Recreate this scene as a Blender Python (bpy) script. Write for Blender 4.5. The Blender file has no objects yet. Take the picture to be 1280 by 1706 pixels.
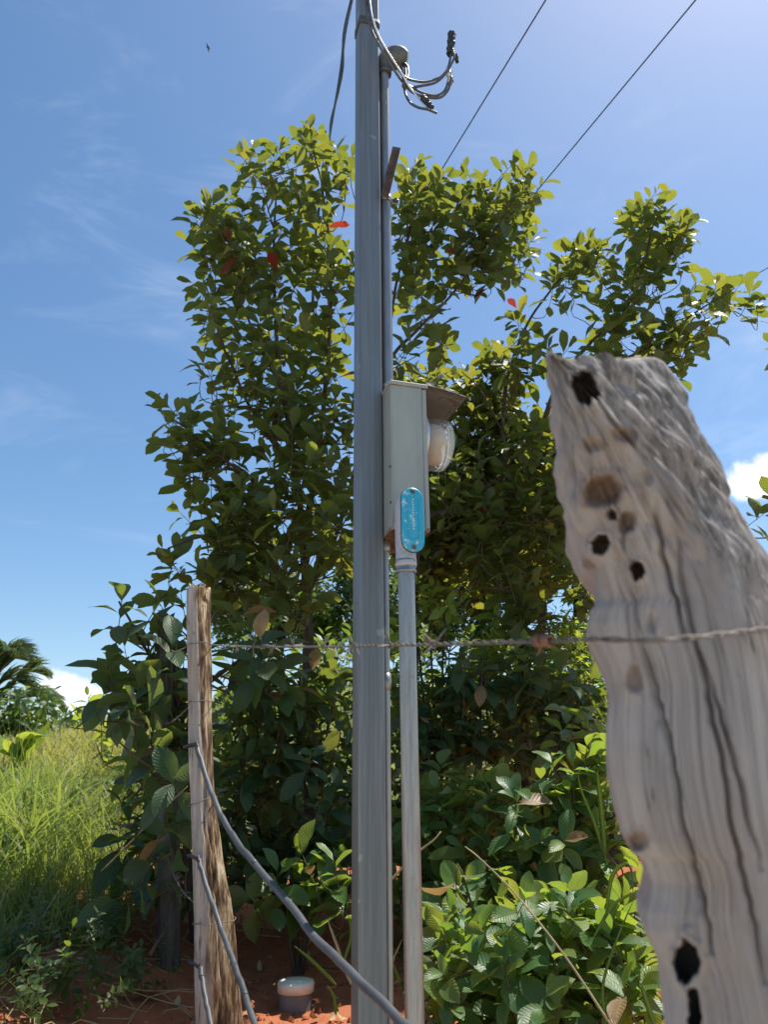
import bpy, math
import numpy as np
from mathutils import Matrix, Vector

sc = bpy.context.scene
col = sc.collection
R = math.radians
rng = np.random.default_rng(11)

# ------------------------------------------------------------------ camera
PITCH, ROLL = R(19.5), 0.0094
FPX, CX, CY = 1281.0, 640.0, 853.0
CAM = np.array([0.0, 0.0, 1.5])
_r0 = np.array([1.0, 0, 0]); _u0 = np.array([0, -math.sin(PITCH), math.cos(PITCH)])
FW = np.array([0, math.cos(PITCH), math.sin(PITCH)])
RT = _r0 * math.cos(ROLL) - _u0 * math.sin(ROLL)
UP = _u0 * math.cos(ROLL) + _r0 * math.sin(ROLL)
cd = bpy.data.cameras.new('camera'); cam = bpy.data.objects.new('camera', cd); col.objects.link(cam)
m3 = Matrix((RT, UP, -FW)).transposed()
cam.matrix_world = Matrix.Translation(Vector(CAM)) @ m3.to_4x4()
cd.sensor_fit = 'HORIZONTAL'; cd.sensor_width = 26.0; cd.lens = 26.0 * FPX / 1280.0
cd.clip_start = 0.02; cd.clip_end = 6000
cd.dof.use_dof = True; cd.dof.focus_distance = 2.3; cd.dof.aperture_fstop = 6.6
sc.camera = cam

# ------------------------------------------------------------------ world and sun
SUN_EL, SUN_AZ = R(64.5), R(52)          # azimuth measured from +Y (view direction) towards +X
w = bpy.data.worlds.new('World'); sc.world = w; w.use_nodes = True
nt = w.node_tree; nt.nodes.clear()
def N(t, tree=None, **k):
    n = (tree or nt).nodes.new(t)
    for a, b in k.items(): setattr(n, a, b)
    return n
sky = N('ShaderNodeTexSky', sky_type='NISHITA', sun_disc=False)
sky.sun_elevation = SUN_EL; sky.sun_rotation = SUN_AZ
sky.altitude = 0; sky.air_density = 1.0; sky.dust_density = 0.72; sky.ozone_density = 1.2
bg = N('ShaderNodeBackground'); bg.inputs['Strength'].default_value = 0.093
out = N('ShaderNodeOutputWorld')
tc = N('ShaderNodeTexCoord')
def wmath(op, a, b=None, clamp=False):
    n = N('ShaderNodeMath', operation=op, use_clamp=clamp)
    for i, s in enumerate((a, b)):
        if s is None: continue
        if isinstance(s, (int, float)): n.inputs[i].default_value = s
        else: nt.links.new(s, n.inputs[i])
    return n.outputs[0]
def raydir(px, py):
    d = RT * (px - CX) / FPX - UP * (py - CY) / FPX + FW
    return d / np.linalg.norm(d)
nz = N('ShaderNodeTexNoise'); nz.inputs['Scale'].default_value = 17; nz.inputs['Detail'].default_value = 7; nz.inputs['Roughness'].default_value = .58
nt.links.new(tc.outputs['Generated'], nz.inputs['Vector'])
mask = None
# banks of fair-weather cumulus low over the horizon, all the way round
for px, py, sx, sy in ((112, 1150, .062, .040), (1262, 800, .085, .045), (1420, 830, .09, .05), (-260, 1130, .12, .05), (640, 2500, .2, .1),
                       (330, 1205, .06, .03), (-900, 1050, .2, .06), (2100, 980, .2, .07)):
    d = raydir(px, py)
    side = np.cross(d, [0, 0, 1]); side /= np.linalg.norm(side); upv = np.cross(side, d)
    def dot(vec):
        n = N('ShaderNodeVectorMath', operation='DOT_PRODUCT'); nt.links.new(tc.outputs['Generated'], n.inputs[0]); n.inputs[1].default_value = tuple(vec)
        return n.outputs['Value']
    a = wmath('DIVIDE', dot(side), sx); b = wmath('DIVIDE', dot(upv), sy)
    r = wmath('SQRT', wmath('ADD', wmath('MULTIPLY', a, a), wmath('MULTIPLY', b, b)))
    front = wmath('GREATER_THAN', dot(d), 0.5)
    mk_ = wmath('MULTIPLY', wmath('SUBTRACT', 1.25, r, True), front)
    mask = mk_ if mask is None else wmath('MAXIMUM', mask, mk_)
mask = wmath('ADD', mask, wmath('MULTIPLY', wmath('SUBTRACT', nz.outputs['Fac'], .5), 1.9))
cm = N('ShaderNodeMapRange', interpolation_type='SMOOTHSTEP'); nt.links.new(mask, cm.inputs[0])
cm.inputs[1].default_value = .52; cm.inputs[2].default_value = .98
# thin cirrus veil
mp = N('ShaderNodeMapping'); mp.inputs['Scale'].default_value = (2.2, 2.2, 6.5); mp.inputs['Rotation'].default_value = (.3, .5, .2)
nt.links.new(tc.outputs['Generated'], mp.inputs[0])
nz2 = N('ShaderNodeTexNoise'); nz2.inputs['Scale'].default_value = 1.6; nz2.inputs['Detail'].default_value = 6; nz2.inputs['Roughness'].default_value = .62; nz2.inputs['Distortion'].default_value = .6
nt.links.new(mp.outputs[0], nz2.inputs['Vector'])
ci = N('ShaderNodeMapRange', interpolation_type='SMOOTHSTEP'); nt.links.new(nz2.outputs['Fac'], ci.inputs[0])
ci.inputs[1].default_value = .5; ci.inputs[2].default_value = .8; ci.inputs[4].default_value = .15
allm = wmath('MAXIMUM', cm.outputs[0], ci.outputs[0])
mixs = N('ShaderNodeMix', data_type='RGBA'); nt.links.new(allm, mixs.inputs[0])
hs = N('ShaderNodeHueSaturation'); hs.inputs['Saturation'].default_value = 1.18; hs.inputs['Hue'].default_value = .496; nt.links.new(sky.outputs[0], hs.inputs['Color']); nt.links.new(hs.outputs[0], mixs.inputs[6]); mixs.inputs[7].default_value = (8.6, 8.9, 9.4, 1)
nt.links.new(mixs.outputs[2], bg.inputs[0]); nt.links.new(bg.outputs[0], out.inputs[0])

SUN_DIR = np.array([math.sin(SUN_AZ) * math.cos(SUN_EL), math.cos(SUN_AZ) * math.cos(SUN_EL), math.sin(SUN_EL)])
sd = bpy.data.lights.new('sun', 'SUN'); sd.energy = 4.2; sd.angle = R(0.53); sd.color = (1, .95, .86)
so = bpy.data.objects.new('sun', sd); col.objects.link(so)
so.rotation_euler = Vector(SUN_DIR).to_track_quat('Z', 'Y').to_euler(); so.location = (3, 4, 12)

vs = sc.view_settings; vs.view_transform = 'Standard'; vs.look = 'None'; vs.gamma = 1; vs.use_curve_mapping = False
vs.exposure = 0.8
cy = sc.cycles; cy.max_bounces = 8; cy.diffuse_bounces = 4; cy.transmission_bounces = 8; cy.transparent_max_bounces = 8; cy.glossy_bounces = 3
cy.use_denoising = True; cy.sample_clamp_indirect = 8; cy.caustics_reflective = False; cy.caustics_refractive = False

# ------------------------------------------------------------------ geometry helpers
def at(px, py, Y):
    """point seen in direction (px,py) at world distance Y"""
    d = RT * (px - CX) / FPX - UP * (py - CY) / FPX + FW
    return CAM + d * (Y / d[1])
def atz(px, py, z):
    d = RT * (px - CX) / FPX - UP * (py - CY) / FPX + FW
    return CAM + d * ((z - CAM[2]) / d[2])
def proj(P):
    q = np.asarray(P, float) - CAM
    dz = q @ FW; dz = np.where(np.abs(dz) < 1e-6, 1e-6, dz)
    return CX + FPX * (q @ RT) / dz, CY - FPX * (q @ UP) / dz, dz
def unit(v):
    v = np.asarray(v, float); return v / max(1e-9, np.linalg.norm(v))
def smooth(a, b, x):
    t = np.clip((np.asarray(x, float) - a) / (b - a), 0, 1); return t * t * (3 - 2 * t)
_perm = np.random.default_rng(5).random(1 << 16)
def vnoise(x, y, z=0.0):
    x, y, z = np.broadcast_arrays(np.asarray(x, float), np.asarray(y, float), np.asarray(z, float))
    xi, yi, zi = np.floor(x).astype(np.int64), np.floor(y).astype(np.int64), np.floor(z).astype(np.int64)
    fx, fy, fz = x - xi, y - yi, z - zi
    fx, fy, fz = (f * f * (3 - 2 * f) for f in (fx, fy, fz))
    def h(a, b, c): return _perm[((a * 73856093) ^ (b * 19349663) ^ (c * 83492791)) & 0xFFFF]
    r = 0
    for dx in (0, 1):
        for dy in (0, 1):
            for dz in (0, 1):
                r = r + h(xi + dx, yi + dy, zi + dz) * (fx if dx else 1 - fx) * (fy if dy else 1 - fy) * (fz if dz else 1 - fz)
    return r * 2 - 1
def fbm(x, y, z=0.0, o=4):
    r = 0; a = 1.0; s = 1.0
    for _ in range(o):
        r = r + a * vnoise(x * s, y * s, z * s + 17.3 * s); a *= .5; s *= 2.03
    return r

class MB:
    def __init__(s): s.v = []; s.f = []; s.uv = []; s.n = 0
    def add(s, V, F):
        V = np.asarray(V, float); s.v.append(V); o = s.n
        s.f.extend([tuple(int(i) + o for i in f) for f in F]); s.n += len(V); return s
    def box(s, c, sx, sy, sz, ax=None):
        A = np.eye(3) if ax is None else np.array(ax)
        V = [np.array(c) + A[0] * sx * i / 2 + A[1] * sy * j / 2 + A[2] * sz * k / 2 for i in (-1, 1) for j in (-1, 1) for k in (-1, 1)]
        return s.add(V, [(0, 1, 3, 2), (4, 6, 7, 5), (0, 4, 5, 1), (2, 3, 7, 6), (0, 2, 6, 4), (1, 5, 7, 3)])
    def tube(s, P, r, n=8, caps=True):
        V, F = tube_geo(P, r, n, caps); return s.add(V, F)
    def build(s, name, mat, parent=None, sm=False, kind=None, bevel=0):
        return mk(name, np.concatenate(s.v), s.f, mat, parent, sm, kind, bevel=bevel)
def tube_geo(P, r, n=8, caps=True):
    P = np.asarray(P, float); m = len(P); r = np.broadcast_to(np.asarray(r, float), (m,))
    T = np.gradient(P, axis=0); T /= np.maximum(np.linalg.norm(T, axis=1, keepdims=True), 1e-9)
    a = np.array([0, 0, 1.0]) if abs(T[0][2]) < .9 else np.array([1.0, 0, 0])
    V = []
    for i in range(m):
        a = a - T[i] * (a @ T[i]); a = unit(a); b = np.cross(T[i], a)
        for k in range(n):
            t = 2 * math.pi * k / n; V.append(P[i] + r[i] * (math.cos(t) * a + math.sin(t) * b))
    F = [(i * n + k, i * n + (k + 1) % n, (i + 1) * n + (k + 1) % n, (i + 1) * n + k) for i in range(m - 1) for k in range(n)]
    if caps: F += [tuple(range(n - 1, -1, -1)), tuple((m - 1) * n + k for k in range(n))]
    return np.array(V), F
def spline(P, n):
    """Catmull-Rom through P, n samples per segment"""
    P = np.asarray(P, float); Q = np.vstack([2 * P[0] - P[1], P, 2 * P[-1] - P[-2]]); o = []
    for i in range(1, len(Q) - 2):
        p0, p1, p2, p3 = Q[i - 1], Q[i], Q[i + 1], Q[i + 2]
        for k in range(n):
            t = k / n
            o.append(.5 * (2 * p1 + (p2 - p0) * t + (2 * p0 - 5 * p1 + 4 * p2 - p3) * t * t + (3 * p1 - p0 - 3 * p2 + p3) * t ** 3))
    o.append(P[-1]); return np.array(o)
def mk(name, V, F, mat, parent=None, sm=True, kind=None, uv=None, tint=None, bevel=0):
    me = bpy.data.meshes.new(name); V = np.asarray(V, float)
    if isinstance(F, np.ndarray):
        nf, k = F.shape
        me.vertices.add(len(V)); me.vertices.foreach_set('co', V.ravel())
        me.loops.add(nf * k); me.loops.foreach_set('vertex_index', F.ravel().astype(np.int32))
        me.polygons.add(nf); me.polygons.foreach_set('loop_start', (np.arange(nf) * k).astype(np.int32)); me.polygons.foreach_set('loop_total', np.full(nf, k, np.int32))
        me.update(calc_edges=True)
    else:
        me.from_pydata(V.tolist(), [], F)
    if uv is not None:
        li = np.empty(len(me.loops), np.int32); me.loops.foreach_get('vertex_index', li)
        l = me.uv_layers.new(name='UVMap'); l.data.foreach_set('uv', np.asarray(uv, float)[li].ravel())
    if tint is not None:
        a = me.attributes.new('tint', 'FLOAT', 'POINT'); a.data.foreach_set('value', np.asarray(tint, float))
    me.polygons.foreach_set('use_smooth', [sm] * len(me.polygons))
    if mat: me.materials.append(mat)
    o = bpy.data.objects.new(name, me); col.objects.link(o)
    if parent: o.parent = parent
    if kind: o['kind'] = kind
    if bevel:
        b = o.modifiers.new('bevel', 'BEVEL'); b.width = bevel; b.segments = 2; b.limit_method = 'ANGLE'
    return o
def thing(name, label, cat, loc=(0, 0, 0), group=None):
    o = bpy.data.objects.new(name, None); col.objects.link(o); o.empty_display_size = .05
    return tag(o, label, cat, group)
def tag(o, label, cat, group=None):
    o['label'] = label; o['category'] = cat
    if group: o['group'] = group
    return o
def lathe(axis0, axdir, prof, n=24):
    """prof: (distance along axis, radius)"""
    d = unit(axdir); a = np.array([0, 0, 1.0]) if abs(d[2]) < .9 else np.array([1.0, 0, 0]); a = unit(a - d * (a @ d)); b = np.cross(d, a)
    V = [np.array(axis0) + d * h + r * (math.cos(2 * math.pi * k / n) * a + math.sin(2 * math.pi * k / n) * b) for h, r in prof for k in range(n)]
    F = [(i * n + k, i * n + (k + 1) % n, (i + 1) * n + (k + 1) % n, (i + 1) * n + k) for i in range(len(prof) - 1) for k in range(n)]
    return np.array(V), F

# ------------------------------------------------------------------ materials
class MT:
    """small node-material builder"""
    def __init__(s, name):
        s.m = bpy.data.materials.new(name); s.m.use_nodes = True; s.t = s.m.node_tree
        s.p = s.t.nodes['Principled BSDF']; s.o = s.t.nodes['Material Output']
    def n(s, t, **k): return N(t, s.t, **k)
    def l(s, a, b): s.t.links.new(a, b)
    def noise(s, scale, detail=4, rough=.55, vec=None, stretch=None, coord='Object', dist=0):
        n = s.n('ShaderNodeTexNoise'); n.inputs['Scale'].default_value = scale; n.inputs['Detail'].default_value = detail; n.inputs['Roughness'].default_value = rough; n.inputs['Distortion'].default_value = dist
        c = s.n('ShaderNodeTexCoord').outputs[coord]
        if stretch:
            mp = s.n('ShaderNodeMapping'); mp.inputs['Scale'].default_value = stretch; s.l(c, mp.inputs[0]); c = mp.outputs[0]
        s.l(c, n.inputs['Vector']); return n.outputs['Fac']
    def ramp(s, f, stops, interp='LINEAR'):
        r = s.n('ShaderNodeValToRGB'); cr = r.color_ramp; cr.interpolation = interp
        while len(cr.elements) < len(stops): cr.elements.new(.5)
        for e, (p, c) in zip(cr.elements, stops): e.position = p; e.color = (*c, 1) if len(c) == 3 else c
        s.l(f, r.inputs[0]); return r.outputs[0]
    def mix(s, f, a, b, mode='MIX'):
        n = s.n('ShaderNodeMix', data_type='RGBA', blend_type=mode)
        for i, v in ((0, f), (6, a), (7, b)):
            if isinstance(v, (int, float)): n.inputs[i].default_value = v
            elif isinstance(v, tuple): n.inputs[i].default_value = (*v, 1)
            else: s.l(v, n.inputs[i])
        return n.outputs[2]
    def math(s, op, a, b=None, clamp=False):
        n = s.n('ShaderNodeMath', operation=op, use_clamp=clamp)
        for i, v in enumerate((a, b)):
            if v is None: continue
            if isinstance(v, (int, float)): n.inputs[i].default_value = v
            else: s.l(v, n.inputs[i])
        return n.outputs[0]
    def bump(s, h, strength=.3, dist=.01):
        b = s.n('ShaderNodeBump'); b.inputs['Strength'].default_value = strength; b.inputs['Distance'].default_value = dist
        s.l(h, b.inputs['Height']); s.l(b.outputs[0], s.p.inputs['Normal']); return b.outputs[0]
    def set(s, color=None, rough=None, metal=None, spec=None):
        for k, v in (('Base Color', color), ('Roughness', rough), ('Metallic', metal), ('Specular IOR Level', spec)):
            if v is None: continue
            if isinstance(v, tuple): s.p.inputs[k].default_value = (*v, 1)
            elif isinstance(v, (int, float)): s.p.inputs[k].default_value = v
            else: s.l(v, s.p.inputs[k])
        return s.m

def leaf_mat(name, greens, trans, tfac=.38, veins=9, vein_str=.25, rough=.48, spec=.38, under=None):
    m = MT(name)
    at_ = m.n('ShaderNodeAttribute', attribute_name='tint').outputs['Fac']
    oi = m.n('ShaderNodeObjectInfo').outputs['Random']
    t = m.math('FRACT', m.math('ADD', at_, oi))
    k = len(greens)
    c = m.ramp(t, [(i / (k - 1), g) for i, g in enumerate(greens)])
    tr = m.ramp(t, [(i / (k - 1), g) for i, g in enumerate(trans)])
    uvn = m.n('ShaderNodeUVMap'); sp = m.n('ShaderNodeSeparateXYZ'); m.l(uvn.outputs[0], sp.inputs[0])
    ua = m.math('ABSOLUTE', m.math('SUBTRACT', sp.outputs[0], .5))
    ph = m.math('SUBTRACT', m.math('MULTIPLY', sp.outputs[1], veins), m.math('MULTIPLY', ua, veins * .55))
    wv = m.math('SINE', m.math('MULTIPLY', ph, 6.283))
    vein = m.math('POWER', m.math('ADD', m.math('MULTIPLY', wv, .5), .5), 6)
    rib = m.math('SUBTRACT', 1, m.math('MULTIPLY', ua, 28), True)
    vr = m.math('MAXIMUM', m.math('MULTIPLY', vein, .5), rib)
    blot = m.noise(55, 3, .6)
    c = m.mix(m.math('MULTIPLY', vr, .22), c, tuple(min(1, x * 2.2 + .02) for x in greens[k // 2]))
    c = m.mix(m.math('MULTIPLY', m.math('GREATER_THAN', blot, .66), .45), c, (.10, .075, .025))
    if under:
        g = m.n('ShaderNodeNewGeometry').outputs['Backfacing']
        c = m.mix(g, c, m.mix(.35, under, c))
    tr = m.mix(m.math('MULTIPLY', vr, .45), tr, tuple(x * .35 for x in trans[k // 2]))
    b = m.bump(m.math('SUBTRACT', m.math('MULTIPLY', wv, -.5), m.math('MULTIPLY', rib, .8)), vein_str, .004)
    m.set(c, rough, 0, spec)
    tb = m.n('ShaderNodeBsdfTranslucent'); m.l(tr, tb.inputs[0]); m.l(b, tb.inputs['Normal'])
    mx = m.n('ShaderNodeMixShader'); mx.inputs[0].default_value = tfac
    m.l(m.p.outputs[0], mx.inputs[1]); m.l(tb.outputs[0], mx.inputs[2]); m.l(mx.outputs[0], m.o.inputs[0])
    return m.m
def plain(name, color, rough=.5, metal=0, var=.25, scale=30, stretch=None, spec=.5, bump=.1):
    m = MT(name); f = m.noise(scale, 5, .6, stretch=stretch)
    c = m.ramp(f, [(.25, tuple(x * (1 - var) for x in color)), (.75, tuple(min(1, x * (1 + var)) for x in color))])
    if bump: m.bump(f, bump, .004)
    return m.set(c, rough, metal, spec)

M = {}
M['tree_leaf'] = leaf_mat('tree_leaf', [(.035, .062, .018), (.05, .085, .022), (.06, .085, .02), (.045, .075, .03), (.085, .10, .022)],
                          [(.30, .36, .04), (.38, .42, .045), (.50, .50, .05), (.33, .40, .05), (.58, .50, .05)], tfac=.36, veins=8, under=(.07, .10, .045))
M['big_leaf'] = leaf_mat('big_leaf', [(.022, .060, .026), (.03, .078, .030), (.042, .088, .034), (.03, .068, .038), (.055, .092, .034)],
                         [(.22, .34, .05), (.3, .42, .05), (.42, .46, .06), (.28, .38, .05), (.45, .45, .06)], tfac=.3, veins=9, under=(.06, .10, .055))
M['rib_leaf'] = leaf_mat('rib_leaf', [(.04, .11, .03), (.052, .135, .034), (.085, .17, .036), (.045, .11, .042), (.12, .18, .034)],
                         [(.3, .5, .05), (.4, .58, .05), (.55, .66, .06), (.35, .5, .07), (.65, .66, .06)], tfac=.36, veins=10, vein_str=.2, rough=.42, spec=.45, under=(.12, .16, .08))
M['fine_leaf'] = leaf_mat('fine_leaf', [(.035, .075, .02), (.05, .1, .025), (.045, .09, .035)], [(.25, .4, .05), (.35, .48, .06), (.42, .5, .05)], tfac=.35, veins=3, vein_str=.1)
M['lime_leaf'] = leaf_mat('lime_leaf', [(.09, .16, .025), (.12, .18, .03), (.10, .15, .03)], [(.45, .6, .06), (.58, .66, .07), (.5, .6, .05)], tfac=.45, veins=8, vein_str=.2)
M['red_leaf'] = leaf_mat('red_leaf', [(.17, .025, .02), (.13, .025, .02), (.2, .04, .02)], [(.5, .06, .03), (.38, .05, .04), (.55, .10, .04)], tfac=.4, veins=8)
M['dry_leaf'] = leaf_mat('dry_leaf', [(.22, .15, .07), (.28, .19, .1), (.2, .12, .05)], [(.5, .34, .12), (.5, .3, .1), (.45, .3, .1)], tfac=.3, veins=9)
M['bark'] = plain('bark', (.07, .052, .04), .85, 0, .5, 40, (1, 1, .3), .2, .5)
M['twig'] = plain('twig', (.10, .075, .045), .8, 0, .4, 60, None, .2, .2)

# ------------------------------------------------------------------ ground
def gz(x, y):
    x = np.asarray(x, float); y = np.asarray(y, float)
    near = .835 * smooth(.4, 2.4, y) + .20 * smooth(2.4, 4.4, y) + .17 * smooth(-.50, -1.3, x) * smooth(1.8, 3.1, y)
    hill = np.clip(2.35 + .26 * (x + 4.5), 1.35, 3.0)
    far = near + (hill - near) * smooth(4.2, 13.5, y)
    far = far + (.9 - far) * smooth(15, 45, y)
    n = fbm(x * 1.7, y * 1.7, 3.0, 3) * .025 * smooth(1.0, 2, y) + fbm(x * 9, y * 9, 1.0, 3) * .010
    far = far + n
    return far * (1 - smooth(60, 400, np.hypot(x, y)) * .5)
def axis_pts(lo, hi, step, far):
    a = np.arange(lo, hi + 1e-6, step); l = [lo]; g = step
    while l[-1] > -far: g *= 1.28; l.append(l[-1] - g)
    h = [hi]; g = step
    while h[-1] < far: g *= 1.28; h.append(h[-1] + g)
    return np.concatenate([np.array(l[1:][::-1]), a, np.array(h[1:])])
gx = axis_pts(-2.4, 1.6, .022, 4000); gy = axis_pts(1.3, 4.6, .022, 4000)
GX, GY = np.meshgrid(gx, gy); GZ = gz(GX, GY)
inside = (GX > -2.3) & (GX < 1.5) & (GY > 1.4) & (GY < 4.5)
GZ = GZ + np.where(inside, .006 * fbm(GX * 38, GY * 38, 2., 2) + .010 * np.maximum(0, vnoise(GX * 21, GY * 21, 9.)) ** 2, 0)
nxg, nyg = len(gx), len(gy)
idx = np.arange(nxg * nyg).reshape(nyg, nxg)
GF = np.stack([idx[:-1, :-1], idx[:-1, 1:], idx[1:, 1:], idx[1:, :-1]], -1).reshape(-1, 4)
m = MT('red_soil')
f1 = m.noise(3, 6, .6); f2 = m.noise(60, 6, .7); f3 = m.noise(240, 3, .6)
soil = m.mix(f2, (.28, .092, .044), (.46, .165, .08))
soil = m.mix(m.math('MULTIPLY', m.math('GREATER_THAN', f3, .63), .5), soil, (.50, .26, .16))
geo = m.n('ShaderNodeNewGeometry'); sp = m.n('ShaderNodeSeparateXYZ'); m.l(geo.outputs['Position'], sp.inputs[0])
gm = m.n('ShaderNodeMapRange', interpolation_type='SMOOTHSTEP'); m.l(m.math('ADD', sp.outputs[1], m.math('MULTIPLY', f1, 2.0)), gm.inputs[0]); gm.inputs[1].default_value = 5.5; gm.inputs[2].default_value = 7
vm = m.n('ShaderNodeMapRange', interpolation_type='SMOOTHSTEP'); m.l(m.math('ADD', sp.outputs[1], m.math('MULTIPLY', m.math('SUBTRACT', f1, .5), .8)), vm.inputs[0]); vm.inputs[1].default_value = 1.25; vm.inputs[2].default_value = 1.75
soil = m.mix(vm.outputs[0], m.mix(f2, (.36, .32, .26), (.50, .46, .38)), soil)
turf = m.mix(f2, (.07, .10, .025), (.16, .17, .05))
m.bump(f2, .6, .012)
GROUND = mk('ground', np.stack([GX, GY, GZ], -1).reshape(-1, 3), GF, m.set(m.mix(gm.outputs[0], soil, turf), .95, 0, .1), None, True, 'structure')
M['soil_clod'] = plain('soil_clod', (.30, .10, .048), .95, 0, .45, 25, None, .1, .5)
# loose crumbs of earth on the bank
nb = 5200
cxs = rng.uniform(-2.0, .6, nb); cys = rng.uniform(1.5, 4.2, nb); css = .003 + .009 * rng.random(nb) ** 3
octv = np.array([[1, 0, 0], [-1, 0, 0], [0, 1, 0], [0, -1, 0], [0, 0, 1], [0, 0, -1]], float)
octf = np.array([[0, 2, 4], [2, 1, 4], [1, 3, 4], [3, 0, 4], [2, 0, 5], [1, 2, 5], [3, 1, 5], [0, 3, 5]])
CV = (octv[None] * (rng.random((nb, 6, 1)) * .7 + .55) * css[:, None, None] * (rng.random((nb, 1, 3)) * .6 + .7))
ca = rng.random(nb) * 6.28; c_, s_ = np.cos(ca)[:, None], np.sin(ca)[:, None]
CV = np.stack([CV[..., 0] * c_ - CV[..., 1] * s_, CV[..., 0] * s_ + CV[..., 1] * c_, CV[..., 2]], -1)
CV += np.stack([cxs, cys, gz(cxs, cys) + css * .3], -1)[:, None]
CFc = octf[None] + (np.arange(nb) * 6)[:, None, None]
o = mk('soil_crumbs', CV.reshape(-1, 3), CFc.reshape(-1, 3), M['soil_clod'], None, False, 'stuff')
tag(o, 'loose crumbs of red earth scattered over the bank', 'soil')

# ------------------------------------------------------------------ metal rig: pole, conduits, meter box
TH = R(17); EX = np.array([math.cos(TH), math.sin(TH), 0]); EY = np.array([-math.sin(TH), math.cos(TH), 0]); EZ = np.array([0, 0, 1.0])
AX = (EX, EY, EZ)
S = .0655
pc = (at(585.3, 1307, 1.92) + at(644, 1307, 1.88)) / 2; PX, PY = pc[0], 1.9
def rig(x, y, z): return np.array([PX, PY, 0]) + EX * x + EY * y + EZ * z
m = MT('galvanised_steel')
st = m.noise(14, 6, .65, stretch=(9, 9, .25)); sp_ = m.noise(9, 4, .6)
c = m.ramp(st, [(.3, (.15, .168, .176)), (.55, (.195, .213, .22)), (.75, (.255, .272, .28))])
c = m.mix(m.math('MULTIPLY', m.math('GREATER_THAN', sp_, .66), .3), c, (.50, .52, .53))
m.bump(st, .05, .002); M['galv'] = m.set(c, m.ramp(st, [(.3, (.52,) * 3), (.7, (.40,) * 3)]), .55, .5)
m = MT('galvanised_conduit')
st = m.noise(22, 6, .65, stretch=(5, 5, .5)); sp_ = m.noise(60, 4, .6)
c = m.ramp(st, [(.3, (.24, .24, .24)), (.6, (.34, .34, .335)), (.8, (.46, .46, .45))])
c = m.mix(m.math('MULTIPLY', m.math('GREATER_THAN', sp_, .64), .35), c, (.22, .19, .16))
m.bump(sp_, .05, .002); M['conduit'] = m.set(c, .36, .75, .5)
M['dark_metal'] = plain('dark_metal', (.09, .09, .085), .6, .3, .4, 40)
M['black_cable'] = plain('black_cable', (.022, .022, .024), .5, 0, .3, 60)
M['grey_cable'] = plain('grey_cable', (.075, .078, .085), .45, 0, .3, 60)
M['bare_metal'] = plain('bare_metal', (.62, .62, .60), .35, .9, .2, 60)
m = MT('rusty_steel')
f = m.noise(28, 6, .7); c = m.ramp(f, [(.3, (.07, .035, .022)), (.5, (.15, .075, .045)), (.7, (.25, .20, .17))]); m.bump(f, .3, .004)
M['rust'] = m.set(c, .85, .1, .3)
m = MT('rusty_bracket')
f = m.noise(35, 6, .7); c = m.ramp(f, [(.3, (.032, .025, .023)), (.5, (.075, .05, .042)), (.7, (.15, .10, .08))]); m.bump(f, .3, .004)
M['rust_bar'] = m.set(c, .85, .1, .3)

def rsquare(s, rr, n=5):
    P = []
    for cx_, cy_, a0 in ((1, 1, 0), (-1, 1, 90), (-1, -1, 180), (1, -1, 270)):
        for k in range(n):
            a = R(a0 + 90 * k / (n - 1)); P.append((cx_ * (s / 2 - rr) + rr * math.cos(a), cy_ * (s / 2 - rr) + rr * math.sin(a)))
    return P
pole = thing('steel_pole', 'tall square galvanised steel pole standing in the middle, carrying the meter box', 'pole')
sq = rsquare(S, .006); V = []; zs = np.linspace(.2, 5.6, 12)
for z in zs: V += [rig(x, y, z) for x, y in sq]
k = len(sq); F = [(i * k + j, i * k + (j + 1) % k, (i + 1) * k + (j + 1) % k, (i + 1) * k + j) for i in range(len(zs) - 1) for j in range(k)]
F.append(tuple((len(zs) - 1) * k + j for j in range(k)))
mk('tube', V, F, M['galv'], pole, True)
def zat(px, py, Y): return at(px, py, Y)[2]
zb = zat(610, 50, PY)
V = []
sq2 = rsquare(S + .006, .008)
for z in (zb - .016, zb + .014): V += [rig(x, y, z) for x, y in sq2]
for z in (zb + .014, zb - .016): V += [rig(x * .93, y * .93, z) for x, y in sq2]
F = [(i * k + j, i * k + (j + 1) % k, (i + 1) % 4 * k + (j + 1) % k, (i + 1) % 4 * k + j) for i in range(4) for j in range(k)]
mk('strap', V, F, M['dark_metal'], pole, True)
MB().box(rig(0, 0, 5.605), S * .9, S * .9, .008, AX).build('top_cap', M['galv'], pole)

# --- meter box
Zt = at(647, 640, 1.815)[2]; Zb = at(651, 882, 1.815)[2]; BX0 = S / 2 + .0015; BD = .088; BW = .2
m = MT('painted_box')
f = m.noise(8, 5, .6, stretch=(3, 3, .6)); g = m.noise(30, 6, .7)
spz = m.n('ShaderNodeSeparateXYZ'); tcg = m.n('ShaderNodeTexCoord'); m.l(tcg.outputs['Generated'], spz.inputs[0])
c = m.ramp(f, [(.3, (.26, .285, .265)), (.7, (.34, .365, .34))])
low = m.math('MULTIPLY', m.math('SUBTRACT', .06, spz.outputs[2], True), 5)
rs = m.math('GREATER_THAN', m.math('ADD', g, low), .72)
c = m.mix(m.math('MULTIPLY', rs, .85), c, (.20, .10, .06)); m.bump(g, .04, .002)
M['box_paint'] = m.set(c, .5, .1, .4)
mb = thing('meter_box', 'grey painted meter box with rusty rain hood fixed to the steel pole', 'meter box')
h = Zt - Zb; zc = (Zt + Zb) / 2
def shell():
    b = MB(); t = .003
    b.box(rig(BX0 + t / 2, 0, zc), t, BW, h, AX)
    for s in (-1, 1): b.box(rig(BX0 + t + (BD - t) / 2, s * (BW / 2 - t / 2), zc), BD - t, t, h, AX)
    return b
shell().build('housing', M['box_paint'], mb, False, None, .0012)
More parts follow.
